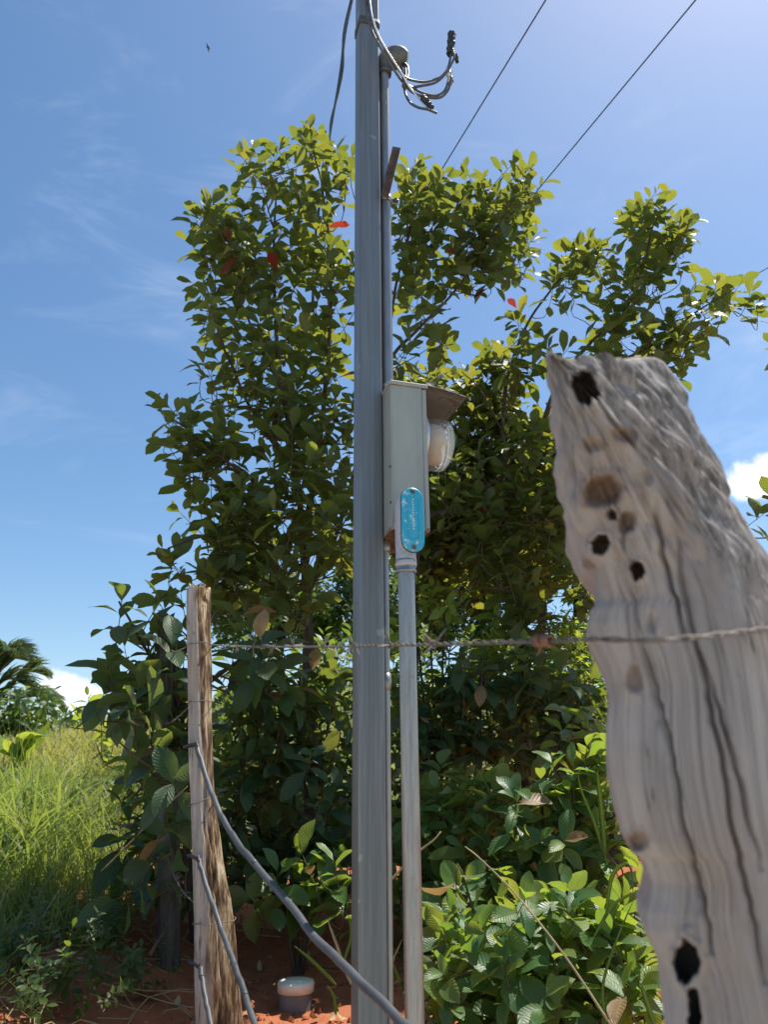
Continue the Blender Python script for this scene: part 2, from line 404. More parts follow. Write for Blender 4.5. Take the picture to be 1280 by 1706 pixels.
MB().box(rig(BX0 + BD + .006, 0, zc - .002), .012, BW + .006, h - .004, AX).build('door', M['box_paint'], mb, False, None, .003)
b = MB(); b.box(rig(BX0 + BD / 2 + .007, 0, Zt + .005), BD + .02, BW + .012, .012, AX); b.build('lid', M['box_paint'], mb, False, None, .003)
b = MB(); b.box(rig(BX0 + BD / 2 + .002, 0, Zb + .002), BD - .006, BW - .008, .003, AX); bp = b.build('bottom_plate', M['rust'], mb)
V, F = tube_geo([rig(BX0 + .045 + .024 * math.cos(a), -.045 + .024 * math.sin(a), Zb - .0005) for a in np.linspace(0, 2 * math.pi, 25)], .0016, 6, False)
mk('knockout_ring', V, F, M['dark_metal'], bp)
V, F = tube_geo([rig(BX0 + .045 + .016 * math.cos(a), -.045 + .016 * math.sin(a), Zb - .0005) for a in np.linspace(0, 2 * math.pi, 25)], .0012, 6, False)
mk('knockout_ring', V, F, M['dark_metal'], bp)
for zz in (.30, .72):
    V, F = lathe(rig(BX0 - .001, -BW / 2 + .006, Zb + h * (.18 if zz < .5 else .42)), -EX, [(-.002, .0), (-.002, .0035), (.002, .0035), (.003, 0)], 8); mk('bolt', V, F, M['dark_metal'], mb)
# hood: sheet bent out over the meter
DX = BX0 + BD + .012
hl, hdrop = .118, .022
V = []; nh = 7
for i in range(nh):
    t = i / (nh - 1)
    for j in range(9):
        y = -BW / 2 - .004 + (BW + .008) * j / 8
        arch = .004 * math.sin(math.pi * j / 8) + .003 * vnoise(i * .7, j * .6, 4.)
        V.append(rig(DX - .012 + (hl + .012) * t, y, Zt + .013 - hdrop * t ** 1.4 + arch * t))
T_ = [p - EZ * .0022 for p in V]; q = nh * 9
F = [(i * 9 + j, (i + 1) * 9 + j, (i + 1) * 9 + j + 1, i * 9 + j + 1) for i in range(nh - 1) for j in range(8)]
F += [tuple(q + a for a in f[::-1]) for f in F]
rim = [j for j in range(9)] + [i * 9 + 8 for i in range(1, nh)] + [(nh - 1) * 9 + j for j in range(7, -1, -1)] + [i * 9 for i in range(nh - 2, 0, -1)]
F += [(rim[i], rim[i - 1], q + rim[i - 1], q + rim[i]) for i in range(len(rim))]
mh = MT('hood_steel'); fh = mh.noise(26, 6, .7); gh = mh.noise(7, 4, .6)
ch_ = mh.mix(mh.math('MULTIPLY', mh.math('GREATER_THAN', mh.math('ADD', fh, mh.math('MULTIPLY', gh, .5)), .86), .7), mh.ramp(fh, [(.3, (.17, .16, .15)), (.7, (.26, .25, .24))]), (.15, .06, .035)); mh.bump(fh, .2, .003)
hood = mk('rain_hood', V + T_, F, mh.set(ch_, .6, .3, .4), mb, True); hood['label'] = 'rusty sheet metal rain hood over the meter'
# meter with its clear cover
mz = at(712, 733, 1.93)[2] - .004
glass = MT('clear_cover'); tp = glass.n('ShaderNodeBsdfTransparent'); tp.inputs[0].default_value = (.95, .96, .95, 1); gl = glass.n('ShaderNodeBsdfGlossy'); gl.inputs['Roughness'].default_value = .12
df = glass.n('ShaderNodeBsdfTranslucent'); df.inputs[0].default_value = (.85, .87, .87, 1); lw_ = glass.n('ShaderNodeLayerWeight'); lw_.inputs[0].default_value = .35; lw0 = glass.math('MULTIPLY', glass.math('POWER', lw_.outputs['Facing'], 2.0), .45)
mx1 = glass.n('ShaderNodeMixShader'); mx1.inputs[0].default_value = .10; glass.l(tp.outputs[0], mx1.inputs[1]); glass.l(df.outputs[0], mx1.inputs[2])
mx2 = glass.n('ShaderNodeMixShader'); glass.l(lw0, mx2.inputs[0]); glass.l(mx1.outputs[0], mx2.inputs[1]); glass.l(gl.outputs[0], mx2.inputs[2]); glass.l(mx2.outputs[0], glass.o.inputs[0])
meter = thing('electricity_meter', 'round electricity meter with clear plastic cover under the rusty hood', 'meter')
mc0 = rig(DX + .0015, 0, mz)
V, F = lathe(mc0, EX, [(0, 0), (0, .082), (.012, .083), (.016, .078), (.016, .0)], 40); mk('mounting_ring', V, F, plain('meter_ring', (.55, .56, .56), .4, .6, .1), meter)
V, F = lathe(mc0 + EX * .0165, EX, [(0, .0), (0, .058), (.048, .058), (.054, .052), (.054, 0)], 40); mk('meter_body', V, F, plain('meter_body', (.66, .54, .46), .5, 0, .15, 12), meter)
V, F = lathe(mc0 + EX * .0165, EX, [(.0, .0755), (.03, .0745), (.060, .0735), (.070, .070), (.077, .061), (.080, .043), (.080, 0), (.078, 0), (.078, .042), (.075, .059), (.0685, .068), (.060, .0715), (.03, .0725), (0, .0735), (0, .0755)], 48)
mk('clear_cover', V, F, glass.m, meter)
for zz in (.62, .045):
    V, F = lathe(mc0 + EX * .088, EX, [(0, .0815), (.004, .0815)], 8)
V, F = tube_geo([mc0 + EX * .0745 + .0635 * (math.cos(a) * EY + math.sin(a) * EZ) for a in np.linspace(0, 2 * math.pi, 49)], .0022, 6, False)
mk('cover_rim', V, F, plain('cover_rim', (.7, .72, .72), .3, 0, .05), meter)
b = MB(); b.box(rig(DX + .004, -.03, mz - .086), .012, .03, .016, AX); b.build('latch', M['rust'], meter, False, None, .002)

# --- riser with weatherhead
riser = thing('riser_conduit', 'upper galvanised conduit with weatherhead rising from the top of the meter box', 'conduit')
rx = at(651, 620, 1.92); rx0 = (rx[0] - PX) / EX[0]; rx0 = .0575; RB = rig(rx0, .0, 0)
zw = at(650, 118, RB[1])[2]
V, F = lathe(RB + EZ * (Zt + .011), EZ, [(0, .0165), (zw - Zt - .01, .0165)], 20); mk('pipe', V, F, M['conduit'], riser)
V, F = lathe(RB + EZ * (Zt + .011), EZ, [(0, .0), (0, .027), (.008, .027), (.010, .022), (.030, .0215), (.032, .0235), (.040, .0235), (.041, .017)], 20); mk('hub', V, F, M['conduit'], riser)
V, F = lathe(RB + EZ * (zw - .02), EZ, [(0, .017), (0, .025), (.012, .026), (.014, .0225), (.03, .0225), (.035, .027), (.052, .028), (.06, .02)], 20); mk('collar', V, F, M['dark_metal'], riser)
# bonnet: swept dome leaning to the right
hd = unit(EX * .96 - EY * .25)
V = []; n = 18; P0 = RB + EZ * (zw + .025)
path = [P0 + hd * .036 * (1 - math.cos(a)) + EZ * .036 * math.sin(a) + hd * .012 * a for a in np.linspace(0, R(120), 9)]
V, F = tube_geo(path, [.028, .031, .034, .036, .037, .037, .035, .030, .020], n, True)
mk('bonnet', V, F, plain('weathered_cast', (.13, .14, .125), .6, .4, .5, 25), riser, True)
# conduit clamp and rusty bar
zcl = at(648, 333, RB[1])[2]
V, F = lathe(RB + EZ * (zcl - .012), EZ, [(0, .0168), (0, .0195), (.024, .0195), (.024, .0168)], 20); mk('clamp', V, F, M['conduit'], riser)
MB().box(RB + EZ * zcl + EX * .03, .026, .006, .02, AX).build('clamp_ear', M['conduit'], riser, False, None, .002)
V, F = lathe(RB + EZ * zcl + EX * .032 - EY * .003, -EY, [(0, .008), (.006, .008), (.006, .0)], 6); mk('clamp_bolt', V, F, M['dark_metal'], riser, False)
p0, p1 = at(641, 328, 1.862), at(661, 246, 1.848)
ax2 = unit(p1 - p0); sx_ = unit(np.cross(ax2, [0, -1, 0])); sy_ = np.cross(ax2, sx_)
br = thing('rusty_strut', 'rusty brown angle iron strut leaning across the upper conduit', 'strut')
L_ = np.linalg.norm(p1 - p0); cc = (p0 + p1) / 2
b = MB(); b.box(cc, .025, .004, L_, (sx_, sy_, ax2)); b.build('flange', M['rust_bar'], br, False, None, .001)
b = MB(); b.box(cc + sx_ * .008 + sy_ * .0105, .004, .017, L_ * .97, (sx_, sy_, ax2)); b.build('web', M['rust_bar'], br, False, None, .001)

# --- lower conduit with blue-covered fitting
low = thing('lower_conduit', 'lower galvanised conduit standing free, topped by a fitting with bright blue cover', 'conduit')
YC = 1.745; lc = at(682, 950, YC); lcx = at(686, 1307, YC)[0]
LB = np.array([lcx - .003, YC, 0]); ztop = at(682, 940, YC)[2]
V, F = lathe(LB + EZ * .2, EZ, [(0, .0195), (ztop - .2, .0195)], 24); mk('pipe', V, F, M['conduit'], low)
m = MT('cast_fitting'); f = m.noise(120, 4, .7); c = m.ramp(f, [(.3, (.36, .36, .39)), (.7, (.50, .50, .53))]); m.bump(f, .15, .002); M['cast'] = m.set(c, .55, .2, .4)
V, F = lathe(LB + EZ * (ztop - .022), EZ, [(0, .0197), (0, .0235), (.005, .0245), (.007, .0225), (.022, .0225), (.024, .0252), (.031, .0252), (.033, .022), (.05, .0225)], 24); mk('coupling', V, F, M['conduit'], low)
# fitting body, stadium section facing the camera
cf = at(687, 867, YC - .03); zc0, zc1 = at(687, 921, YC - .03)[2], at(687, 813, YC - .03)[2]
fy = R(18); FXv = np.array([math.cos(fy), math.sin(fy), 0]); FYv = np.array([-math.sin(fy), math.cos(fy), 0])
def stadium(w_, h_, n=14):
    r = w_ / 2; P = [(r * math.cos(a), h_ / 2 - r + r * math.sin(a)) for a in np.linspace(0, math.pi, n)]
    P += [(r * math.cos(a), -h_ / 2 + r + r * math.sin(a)) for a in np.linspace(math.pi, 2 * math.pi, n)]; return P
ch = zc1 - zc0; cw = .057; cctr = np.array([cf[0] + .0005, YC - .03, (zc0 + zc1) / 2])
def slab(layers, cap0=True, cap1=True):
    V = []; k = None
    for d, w_, h_ in layers:
        P = stadium(w_, h_); k = len(P); V += [cctr + FXv * x + EZ * z + FYv * d for x, z in P]
    F = [(i * k + j, i * k + (j + 1) % k, (i + 1) * k + (j + 1) % k, (i + 1) * k + j) for i in range(len(layers) - 1) for j in range(k)]
    if cap0: F.append(tuple(range(k - 1, -1, -1)))
    if cap1: F.append(tuple((len(layers) - 1) * k + j for j in range(k)))
    return V, F
V, F = slab([(.003, cw * .97, ch * .985), (.038, cw * .95, ch * .97), (.055, cw * .88, ch * .93), (.062, cw * .7, ch * .85)]); mk('fitting_body', V, F, M['cast'], low)
V, F = slab([(-.0005, cw * 1.0, ch * 1.0), (.0028, cw * 1.0, ch * 1.0)]); mk('gasket', V, F, M['black_cable'], low)
m = MT('blue_cover')
f = m.noise(75, 6, .75); g = m.noise(14, 4, .6)
c = m.mix(g, (.020, .31, .50), (.030, .40, .58))
chip = m.math('GREATER_THAN', m.math('ADD', f, m.math('MULTIPLY', m.math('SUBTRACT', g, .5), .35)), .60)
c = m.mix(m.math('MULTIPLY', chip, .8), c, (.50, .62, .66)); m.bump(f, .08, .001); M['blue'] = m.set(c, .42, 0, .5)
V, F = slab([(-.0052, cw * .90, ch * .955), (-.0046, cw * .965, ch * .985), (-.001, cw * .985, ch * .99)]); cover = mk('blue_cover', V, F, M['blue'], low)
cover['label'] = 'bright blue enamelled cover with chipped paint'
cctr0 = cctr; cctr = cctr + FYv * -.0052 + EZ * .003
def stad_ring(w_, h_, rr):
    P = stadium(w_, h_); P.append(P[0]); return tube_geo([cctr + FXv * x + EZ * z for x, z in P], rr, 6, False)
V, F = stad_ring(cw * .50, ch * .66, .0016); mk('embossed_rim', V, F, M['blue'], cover)
# worn raised casting marks down the middle
b = MB(); r2 = np.random.default_rng(3)
for i in range(13):
    z = ch * (.31 - .042 * i) + .004; x = r2.uniform(-.0010, .0010)
    b.box(cctr + EZ * z + FXv * (x - .0008), .0016, .0018, .0048, (FXv, FYv, EZ))
    b.box(cctr + EZ * (z + r2.uniform(-.0018, .0018)) + FXv * (x + .0012), .0032, .0016, .0014, (FXv, FYv, EZ))
b.build('casting_marks', plain('worn_paint', (.60, .66, .68), .5, .2, .25, 200), cover)
cctr = cctr0
for s, zz in ((1, zc1 - .011), (-1, zc0 + .012)):
    V, F = lathe(np.array([cctr[0], cctr[1], zz]) - FYv * .004, -FYv, [(-.001, .006), (.0025, .006), (.0035, .004), (.002, .003), (.002, 0)], 14); mk('screw', V, F, M['rust'] if s < 0 else M['dark_metal'], cover)
V, F = lathe(np.array([LB[0], LB[1] - .001, zc0 - .026]), EZ, [(0, .0195), (0, .0245), (.005, .0255), (.012, .024), (.05, .024), (.06, .02)], 24); mk('hub', V, F, M['cast'], low)
# nipple into the side of the box
V, F = lathe(np.array([cctr[0] - .005, cctr[1] + .03, cctr[2] + .012]), rig(BX0 + .03, -BW / 2, 0) * [1, 1, 0] - np.array([cctr[0], cctr[1] + .03, 0]), [(0, .02), (.045, .02), (.047, .026), (.055, .026), (.07, .02)], 18); mk('nipple', V, F, M['cast'], low)

# --- thin earth conduit behind the pole
ec = thing('earth_conduit', 'thin earthing conduit running close beside the steel pole below the box', 'conduit')
EB = rig(.0445, -.005, 0)
V, F = lathe(EB + EZ * .3, EZ, [(0, .0085), (Zb - .31, .0085)], 14); mk('pipe', V, F, M['conduit'], ec)
zz = at(645, 1135, 1.9)[2]
V, F = lathe(EB + EZ * (zz - .02), EZ, [(0, .009), (0, .0115), (.012, .0115), (.014, .0125), (.024, .0125), (.026, .0115), (.04, .0115), (.04, .009)], 14); mk('coupling', V, F, M['conduit'], ec)
V, F = lathe(EB + EZ * (Zb - .03), EZ, [(0, .009), (0, .013), (.01, .0135), (.022, .0135), (.03, .01)], 14); mk('connector', V, F, M['conduit'], ec)

# --- service cables
def cable(name, pts, rad, mat, label, cat='cable', n=8, sub=6, group=None):
    P = spline([at(*p) for p in pts], sub); V, F = tube_geo(P, rad, n); o = mk(name, V, F, mat, None, True); return tag(o, label, cat, group)
r_ = .0042
c1 = cable('service_cable', [(606, -60, 1.80), (612, -10, 1.80), (618, 28, 1.80), (629, 60, 1.82), (648, 93, 1.84), (668, 122, 1.86), (678, 131, 1.88), (690, 135, 1.9), (706, 137, 1.92), (722, 134, 1.94), (738, 126, 1.96), (747, 112, 1.97), (751, 95, 1.97), (751, 84, 1.97)], r_, M['grey_cable'], 'live cable coming down the pole and curving up to the black splice')
c2 = cable('service_cable', [(600, -60, 1.80), (608, -10, 1.8), (613, 30, 1.8), (626, 66, 1.81), (646, 99, 1.83), (664, 128, 1.85), (674, 139, 1.88), (688, 147, 1.92), (706, 156, 1.93), (726, 160, 1.94), (740, 153, 1.95), (746, 140, 1.95), (748, 128, 1.95)], r_, M['grey_cable'], 'second cable down the pole, curving below to the pale splice')
c3 = cable('neutral_cable', [(609, -60, 1.79), (615, -10, 1.79), (620, 28, 1.79), (632, 62, 1.81), (650, 93, 1.83), (670, 124, 1.85), (680, 142, 1.87), (694, 160, 1.88), (708, 176, 1.88), (716, 184, 1.88)], .0032, M['bare_metal'], 'bright bare neutral wire ending at the lowest splice')
bon = path[-1]; bq = proj(bon[None]); bpx, bpy_, bY = float(bq[0][0]), float(bq[1][0]), bon[1]
c4 = cable('riser_lead', [(bpx - 6, bpy_ - 6, bY), (674, 105, bY), (679, 112, bY - .01), (680, 127, bY - .03), (673, 138, bY - .05), (673, 146, bY - .03), (687, 146, bY), (706, 143, bY), (726, 138, bY), (742, 124, bY), (754, 104, bY), (757, 95, bY), (755, 86, bY)], r_, M['grey_cable'], 'lead leaving the weatherhead and looping up to the black splice')
c5 = cable('riser_lead', [(bpx - 8, bpy_ - 4, bY + .01), (671, 106, bY + .01), (675, 114, bY), (676, 128, bY - .01), (676, 142, bY - .02), (690, 156, bY - .01), (714, 163, bY), (734, 163, bY), (746, 152, bY), (751, 138, bY), (752, 128, bY)], r_, M['grey_cable'], 'lead leaving the weatherhead and dipping under to the pale splice')
c6 = cable('riser_lead', [(bpx - 10, bpy_ - 3, bY), (668, 108, bY), (671, 120, bY), (673, 140, bY - .02), (676, 158, bY - .03), (684, 172, bY - .04), (698, 180, bY - .05), (713, 183, bY - .06), (728, 189, bY - .06)], r_, M['grey_cable'], 'lead hanging lowest from the weatherhead, ending at a cut tip')
def splice(name, pa, pb, rad, mat, label, rag=.2, seed=0):
    A, B = at(*pa), at(*pb); P = np.linspace(A, B, 12)
    V, F = tube_geo(P, rad, 12); V = np.array(V); axp = np.repeat(P, 12, axis=0)
    k = 1 + rag * vnoise(np.arange(len(V)) * .9, np.repeat(np.arange(12), 12) * .8, seed); V = axp + (V - axp) * k[:, None]
    V = V + RT * .0012 * np.sin(np.repeat(np.arange(12), 12) * 1.7)[:, None]
    return tag(mk(name, V, F, mat, None, False), label, 'splice')
s1 = splice('taped_splice', (750, 91, 1.97), (753, 57, 1.97), .0130, M['black_cable'], 'black taped splice sticking up highest beside the weatherhead', .35)
splice('taped_splice', (762, 104, 1.972), (760, 92, 1.972), .006, M['black_cable'], 'small black cable stub beside the uppermost splice', .2, 4)
s2 = splice('clamp_splice', (751, 138, 1.945), (748, 117, 1.945), .0095, M['bare_metal'], 'pale metal splice on the right of the cable loops', .5, 2)
s3 = splice('taped_splice', (704, 162, 1.875), (720, 180, 1.875), .010, M['black_cable'], 'black splice with bright tip at the bottom of the loops', .3, 3)
dp_ = [(600, -80, 2.05), (588, -10, 2.3), (575, 55, 2.7), (569, 110, 3.1), (562, 155, 3.5), (554, 200, 3.9), (548, 240, 4.3), (540, 300, 4.5), (532, 350, 4.6), (524, 420, 4.6), (520, 520, 4.6)]
c7 = cable('black_drop_cable', dp_, .0075, M['black_cable'], 'black cable hanging on the left of the pole top into the tree')
c8 = cable('black_drop_cable', [(x + 3 * math.cos(i * 1.9), y + 4, Y - .02 * math.sin(i * 1.9)) for i, (x, y, Y) in enumerate(dp_)], .0058, M['black_cable'], 'thinner black cable twisted with the one left of the pole top')

# --- overhead wires
def overhead(a, b, za, zb_, ext0, ext1, rad, label):
    A, B = atz(a[0], a[1], za), atz(b[0], b[1], zb_); d = B - A; Ps = []
    for t in np.linspace(-ext0, 1 + ext1, 60):
        Ps.append(A + d * t)
    V, F = tube_geo(Ps, rad, 6); tag(mk('overhead_wire', V, F, M['black_cable'], None, True), label, 'wire', 'overhead wires')
overhead((735, 285), (910, 0), 7.4, 7.2, 3.0, 3.0, .0058, 'overhead wire nearer to the pole, crossing the sky above the tree')
overhead((918, 291), (1160, 0), 7.4, 7.2, 3.0, 3.0, .0058, 'overhead wire further right, slanting down behind the tree top')
A, B = at(1000, 580, 9.0), at(1290, 441, 6.0); Ps = [A + (B - A) * t - EZ * .25 * 4 * t * (1 - t) * .2 for t in np.linspace(-1.5, 2.5, 40)]
V, F = tube_geo(Ps, .0045, 6); tag(mk('overhead_wire', V, F, M['black_cable'], None, True), 'thin wire leaving the right edge at the tip of the right branch', 'wire', 'overhead wires')

# ------------------------------------------------------------------ fence posts
def post(name, rows, Ys, thick, mat, label, n=120, nrow=160, grain=.004, holes=(), cracks=(), seed=0, jag=.02, front=.62, topcap=True, gsc=1.0, tilt=0.0, lich=None, rough_top=0.0):
    """rows: (py, left, ridge, right) in photo pixels; Ys: distances of left, ridge, right edges"""
    rows = np.array(rows, float); py = np.linspace(rows[0, 0], rows[-1, 0], nrow)
    lf, rd, rt = (np.interp(py, rows[:, 0], rows[:, i]) for i in (1, 2, 3))
    rings = []
    for i in range(nrow):
        Lp, Rp, Tp = at(lf[i], py[i], Ys[0]), at(rd[i], py[i], Ys[1]), at(rt[i], py[i], Ys[2])
        zm = (Lp[2] + Rp[2] + Tp[2]) / 3
        for q in (Lp, Rp, Tp): q[2] = zm + (q[2] - zm) * tilt
        F1 = Lp * .6 + Rp * .4 + np.array([-.02 * thick, -.10 * thick, 0]); F2 = Rp * .5 + Tp * .5 + np.array([.03, -.03, 0]) * thick
        Bk2 = Tp + np.array([-.15, .75, 0]) * thick; Bk1 = Lp + np.array([.2, .8, 0]) * thick
        C = np.array([Lp, F1, Rp, F2, Tp, Bk2, (Bk1 + Bk2) / 2 + np.array([0, .1, 0]) * thick, Bk1])
        Q = np.vstack([C[-1:], C, C[:2]]); seg = []
        wts = [front / 4] * 4 + [(1 - front) / 4] * 4
        for s_ in range(8):
            kk = max(2, int(round(n * wts[s_])))
            p0, p1, p2, p3 = Q[s_], Q[s_ + 1], Q[s_ + 2], Q[s_ + 3]
            for t in np.arange(kk) / kk:
                seg.append(.5 * (2 * p1 + .55 * 2 * (p2 - p0) * .5 * t + (2 * p0 - 5 * p1 + 4 * p2 - p3) * t * t * .55 + (3 * p1 - p0 - 3 * p2 + p3) * t ** 3 * .55) if False else p1 + (p2 - p1) * (t * .75 + .25 * t * t * (3 - 2 * t)))
        rings.append(np.array(seg))
    G = np.array(rings); nr, nn = G.shape[:2]
    # soften ring corners
    for _ in range(max(2, nn // 40)): G = (np.roll(G, 1, 1) + G * 2 + np.roll(G, -1, 1)) / 4
    ctr = G.mean(1, keepdims=True); nrm = G - ctr; nrm[..., 2] = 0; nrm /= np.linalg.norm(nrm, axis=2, keepdims=True)
    ang = np.linspace(0, 2 * math.pi, nn, endpoint=False)[None, :]; zz = G[..., 2]
    ca_, sa_ = np.cos(ang), np.sin(ang)
    big = fbm(ca_ * 1.2 + seed, sa_ * 1.2, zz * 5 * gsc, 3) * 1.6
    gr = fbm(ca_ * 9 + seed, sa_ * 9, zz * 2.6 * gsc + big * .2, 4); fine = fbm(ca_ * 30 + seed, sa_ * 30, zz * 5 * gsc, 3)
    crk = -np.clip(.10 - np.abs(vnoise(ca_ * 9 + seed * 2, sa_ * 9, zz * 2.2 * gsc + 5)), 0, 1) * 9 - np.clip(.07 - np.abs(vnoise(ca_ * 21 + seed * 3, sa_ * 21, zz * 4.0 * gsc + 9)), 0, 1) * 7
    disp = grain * (big * .6 + gr * .26 + fine * .55 + crk * .6)
    disp = disp + rough_top * smooth(1120, 800, py)[:, None] * (np.abs(fbm(ca_ * 3.2 + seed, sa_ * 3.2, zz * 22, 3)) - .35)
    rot = np.zeros((nr, nn)); hol = np.zeros((nr, nn))
    q1, q2, qd = proj(G.reshape(-1, 3)); q1, q2 = q1.reshape(nr, nn), q2.reshape(nr, nn)
    fr = (nrm @ np.array([0, -1.0, 0])) > -.15
    for hx, hy, hrx, hry, dep, rt_ in holes:
        r = np.hypot((q1 - hx) / hrx, (q2 - hy) / hry) + .20 * vnoise(q1 * .07 + hx, q2 * .07) + .07 * vnoise(q1 * .2 + hx, q2 * .2)
        a = np.where(fr, 1 - smooth(.86 if dep > .02 else .25, 1.05 if dep > .02 else 1.25, r), 0); hol = np.maximum(hol, dep * a)
        lip = np.where(fr, np.exp(-((r - 1.25) / .25) ** 2), 0); disp = disp + lip * min(.003, dep * .12)
        rot = np.maximum(rot, np.where(fr, (1 - smooth(.7, 1.7, r)) * rt_, 0))
    for pts, wd, dep in cracks:
        pts = np.array(pts, float); cxp = np.interp(q2, pts[:, 1], pts[:, 0]) + 3 * vnoise(q2 * .05, 0 * q2)
        inr = (q2 > pts[0, 1]) & (q2 < pts[-1, 1]) & fr
        fade = np.interp(q2, pts[:, 1], np.sin(np.linspace(.25, math.pi - .25, len(pts))))
        disp = disp - np.where(inr, dep * fade * np.exp(-((q1 - cxp) / wd) ** 2), 0)
    vd = G - CAM; vd /= np.linalg.norm(vd, axis=2, keepdims=True); G = G + nrm * disp[..., None] + vd * hol[..., None]
    # ragged top
    top = np.arange(nr) if rows[0, 0] > rows[-1, 0] else np.arange(nr)[::-1]
    jg = jag * (vnoise(ca_ * 3 + seed, sa_ * 3, 0) * .7 + vnoise(ca_ * 9 + seed, sa_ * 9, 1.) * .5)
    ztop = G[0, :, 2].max() if rows[0, 0] < rows[-1, 0] else G[-1, :, 2].max()
    fall = smooth(.10, 0, ztop - G[..., 2]); G[..., 2] += jg * fall
    V = G.reshape(-1, 3); ix = np.arange(nr * nn).reshape(nr, nn)
    F = np.stack([ix[:-1], np.roll(ix, -1, 1)[:-1], np.roll(ix, -1, 1)[1:], ix[1:]], -1).reshape(-1, 4)
    rotv = rot.ravel()
    # top: rings shrinking to the centre with broken relief
    e = ix[0]; ring = G[0]; c0 = ring.mean(0); extra = []; fs = []; prev = e; base = len(V)
    for kx, s in enumerate((.8, .55, .3, .08)):
        rr = c0 + (ring - c0) * s; rr[:, 2] = c0[2] + (ring[:, 2] - c0[2]) * s - .012 * (1 - s) * (thick / .1) + min(jag, .004) * .4 * vnoise(rr[:, 0] * 160, rr[:, 1] * 160, seed)
        cur = np.arange(nn) + base + kx * nn; extra.append(rr); fs.append(np.stack([prev, cur, np.roll(cur, -1), np.roll(prev, -1)], -1)); prev = cur
    V = np.vstack([V] + extra); rotv = np.concatenate([rotv, np.zeros(4 * nn)])
    F = np.vstack([F[:, ::-1]] + [x[:, ::-1] for x in fs]) if False else np.vstack([F] + fs)
    o = mk(name, V, F, mat, None, True, tint=rotv)
    if lich:
        lm = smooth(-.1, .25, (q1 - np.interp(q2, py, rd)) / 100.) * smooth(lich[1], lich[0], q2); lv = np.concatenate([lm.ravel(), np.ones(4 * nn)])
        a = o.data.attributes.new('lichen', 'FLOAT', 'POINT'); a.data.foreach_set('value', lv)
    return tag(o, label, 'fence post') if label else o

def wood(name, cols, streak=(30, 30, 1.6), dark=(.03, .022, .016), dthr=.62, rotc=(.20, .11, .065), lichen=None, amber=None):
    m = MT(name); f = m.noise(1, 8, .62, stretch=streak); g = m.noise(1, 6, .7, stretch=tuple(x * 2.3 for x in streak)); h = m.noise(6, 5, .6)
    c = m.ramp(f, [(.28, cols[0]), (.5, cols[1]), (.7, cols[2])])
    c = m.mix(m.math('MULTIPLY', m.math('SUBTRACT', m.noise(7, 4, .6), .46, True), 2.4), c, tuple(x * y for x, y in zip(cols[1], (1.05, .86, .68))))
    dk = m.n('ShaderNodeMapRange', interpolation_type='SMOOTHSTEP'); m.l(m.math('ADD', g, m.math('MULTIPLY', m.math('SUBTRACT', h, .5), .35)), dk.inputs[0]); dk.inputs[1].default_value = dthr; dk.inputs[2].default_value = dthr + .08; dk.inputs[4].default_value = .8
    c = m.mix(dk.outputs[0], c, dark)
    if lichen:
        lz = m.noise(60, 6, .75, stretch=(1, 1, .5)); lh = m.n('ShaderNodeAttribute', attribute_name='lichen').outputs['Fac']
        c = m.mix(m.math('MULTIPLY', m.math('MULTIPLY', lh, m.math('MULTIPLY', m.math('SUBTRACT', lz, .42, True), 6), True), .85), c, lichen)
    if amber:  # right side: amber and dark fibres, with golden sunlight put into the colour
        ap = m.n('ShaderNodeNewGeometry'); s3_ = m.n('ShaderNodeSeparateXYZ'); m.l(ap.outputs['Position'], s3_.inputs[0])
        k = m.n('ShaderNodeMapRange', interpolation_type='SMOOTHSTEP'); sl = (amber[1][0] - amber[0][0]) / (amber[1][2] - amber[0][2]); x0_ = amber[0][0] - sl * amber[0][2]
        m.l(m.math('ADD', m.math('SUBTRACT', s3_.outputs[0], m.math('ADD', m.math('MULTIPLY', s3_.outputs[2], sl), x0_)), m.math('MULTIPLY', m.math('SUBTRACT', f, .5), .085)), k.inputs[0]); k.inputs[1].default_value = -.008; k.inputs[2].default_value = .010
        g = m.math('ADD', g, m.math('MULTIPLY', m.math('SUBTRACT', m.noise(1, 4, .6, stretch=(30, 30, 7)), .5), .7))
        a2 = m.ramp(g, [(.36, (.045, .03, .02)), (.47, (.15, .09, .05)), (.56, (.36, .25, .14)), (.68, (.62, .51, .36))])
        c = m.mix(k.outputs[0], c, a2)
    r = m.n('ShaderNodeAttribute', attribute_name='tint').outputs['Fac']
    c = m.mix(m.math('MULTIPLY', r, .85), c, rotc)
    g9 = m.noise(1, 5, .7, stretch=tuple(x * 5 for x in streak)); m.bump(m.math('ADD', m.math('MULTIPLY', f, .6), m.math('ADD', m.math('MULTIPLY', g, .8), m.math('MULTIPLY', g9, .7))), .6, .006)
    return m.set(c, .88, 0, .2)
M['grey_wood'] = wood('weathered_grey_wood', ((.24, .215, .208), (.345, .308, .294), (.45, .412, .39)), (20, 20, 2.6), (.09, .076, .068), .64, (.19, .115, .075), (.085, .082, .07))
M['amber_sunlit_wood'] = wood('weathered_sunlit_amber_wood', ((.22, .20, .185), (.38, .35, .325), (.52, .49, .46)), (34, 34, 3.2), (.06, .045, .034), .57, (.2, .11, .06), None, (at(333, 1100, 2.39), at(349, 1600, 2.39)))  # beyond this split line the wood colour carries painted golden sunlight
M['dark_wood'] = wood('shaded_grey_wood', ((.06, .055, .05), (.11, .10, .092), (.17, .155, .145)), (40, 40, 3), (.04, .03, .025), .6)

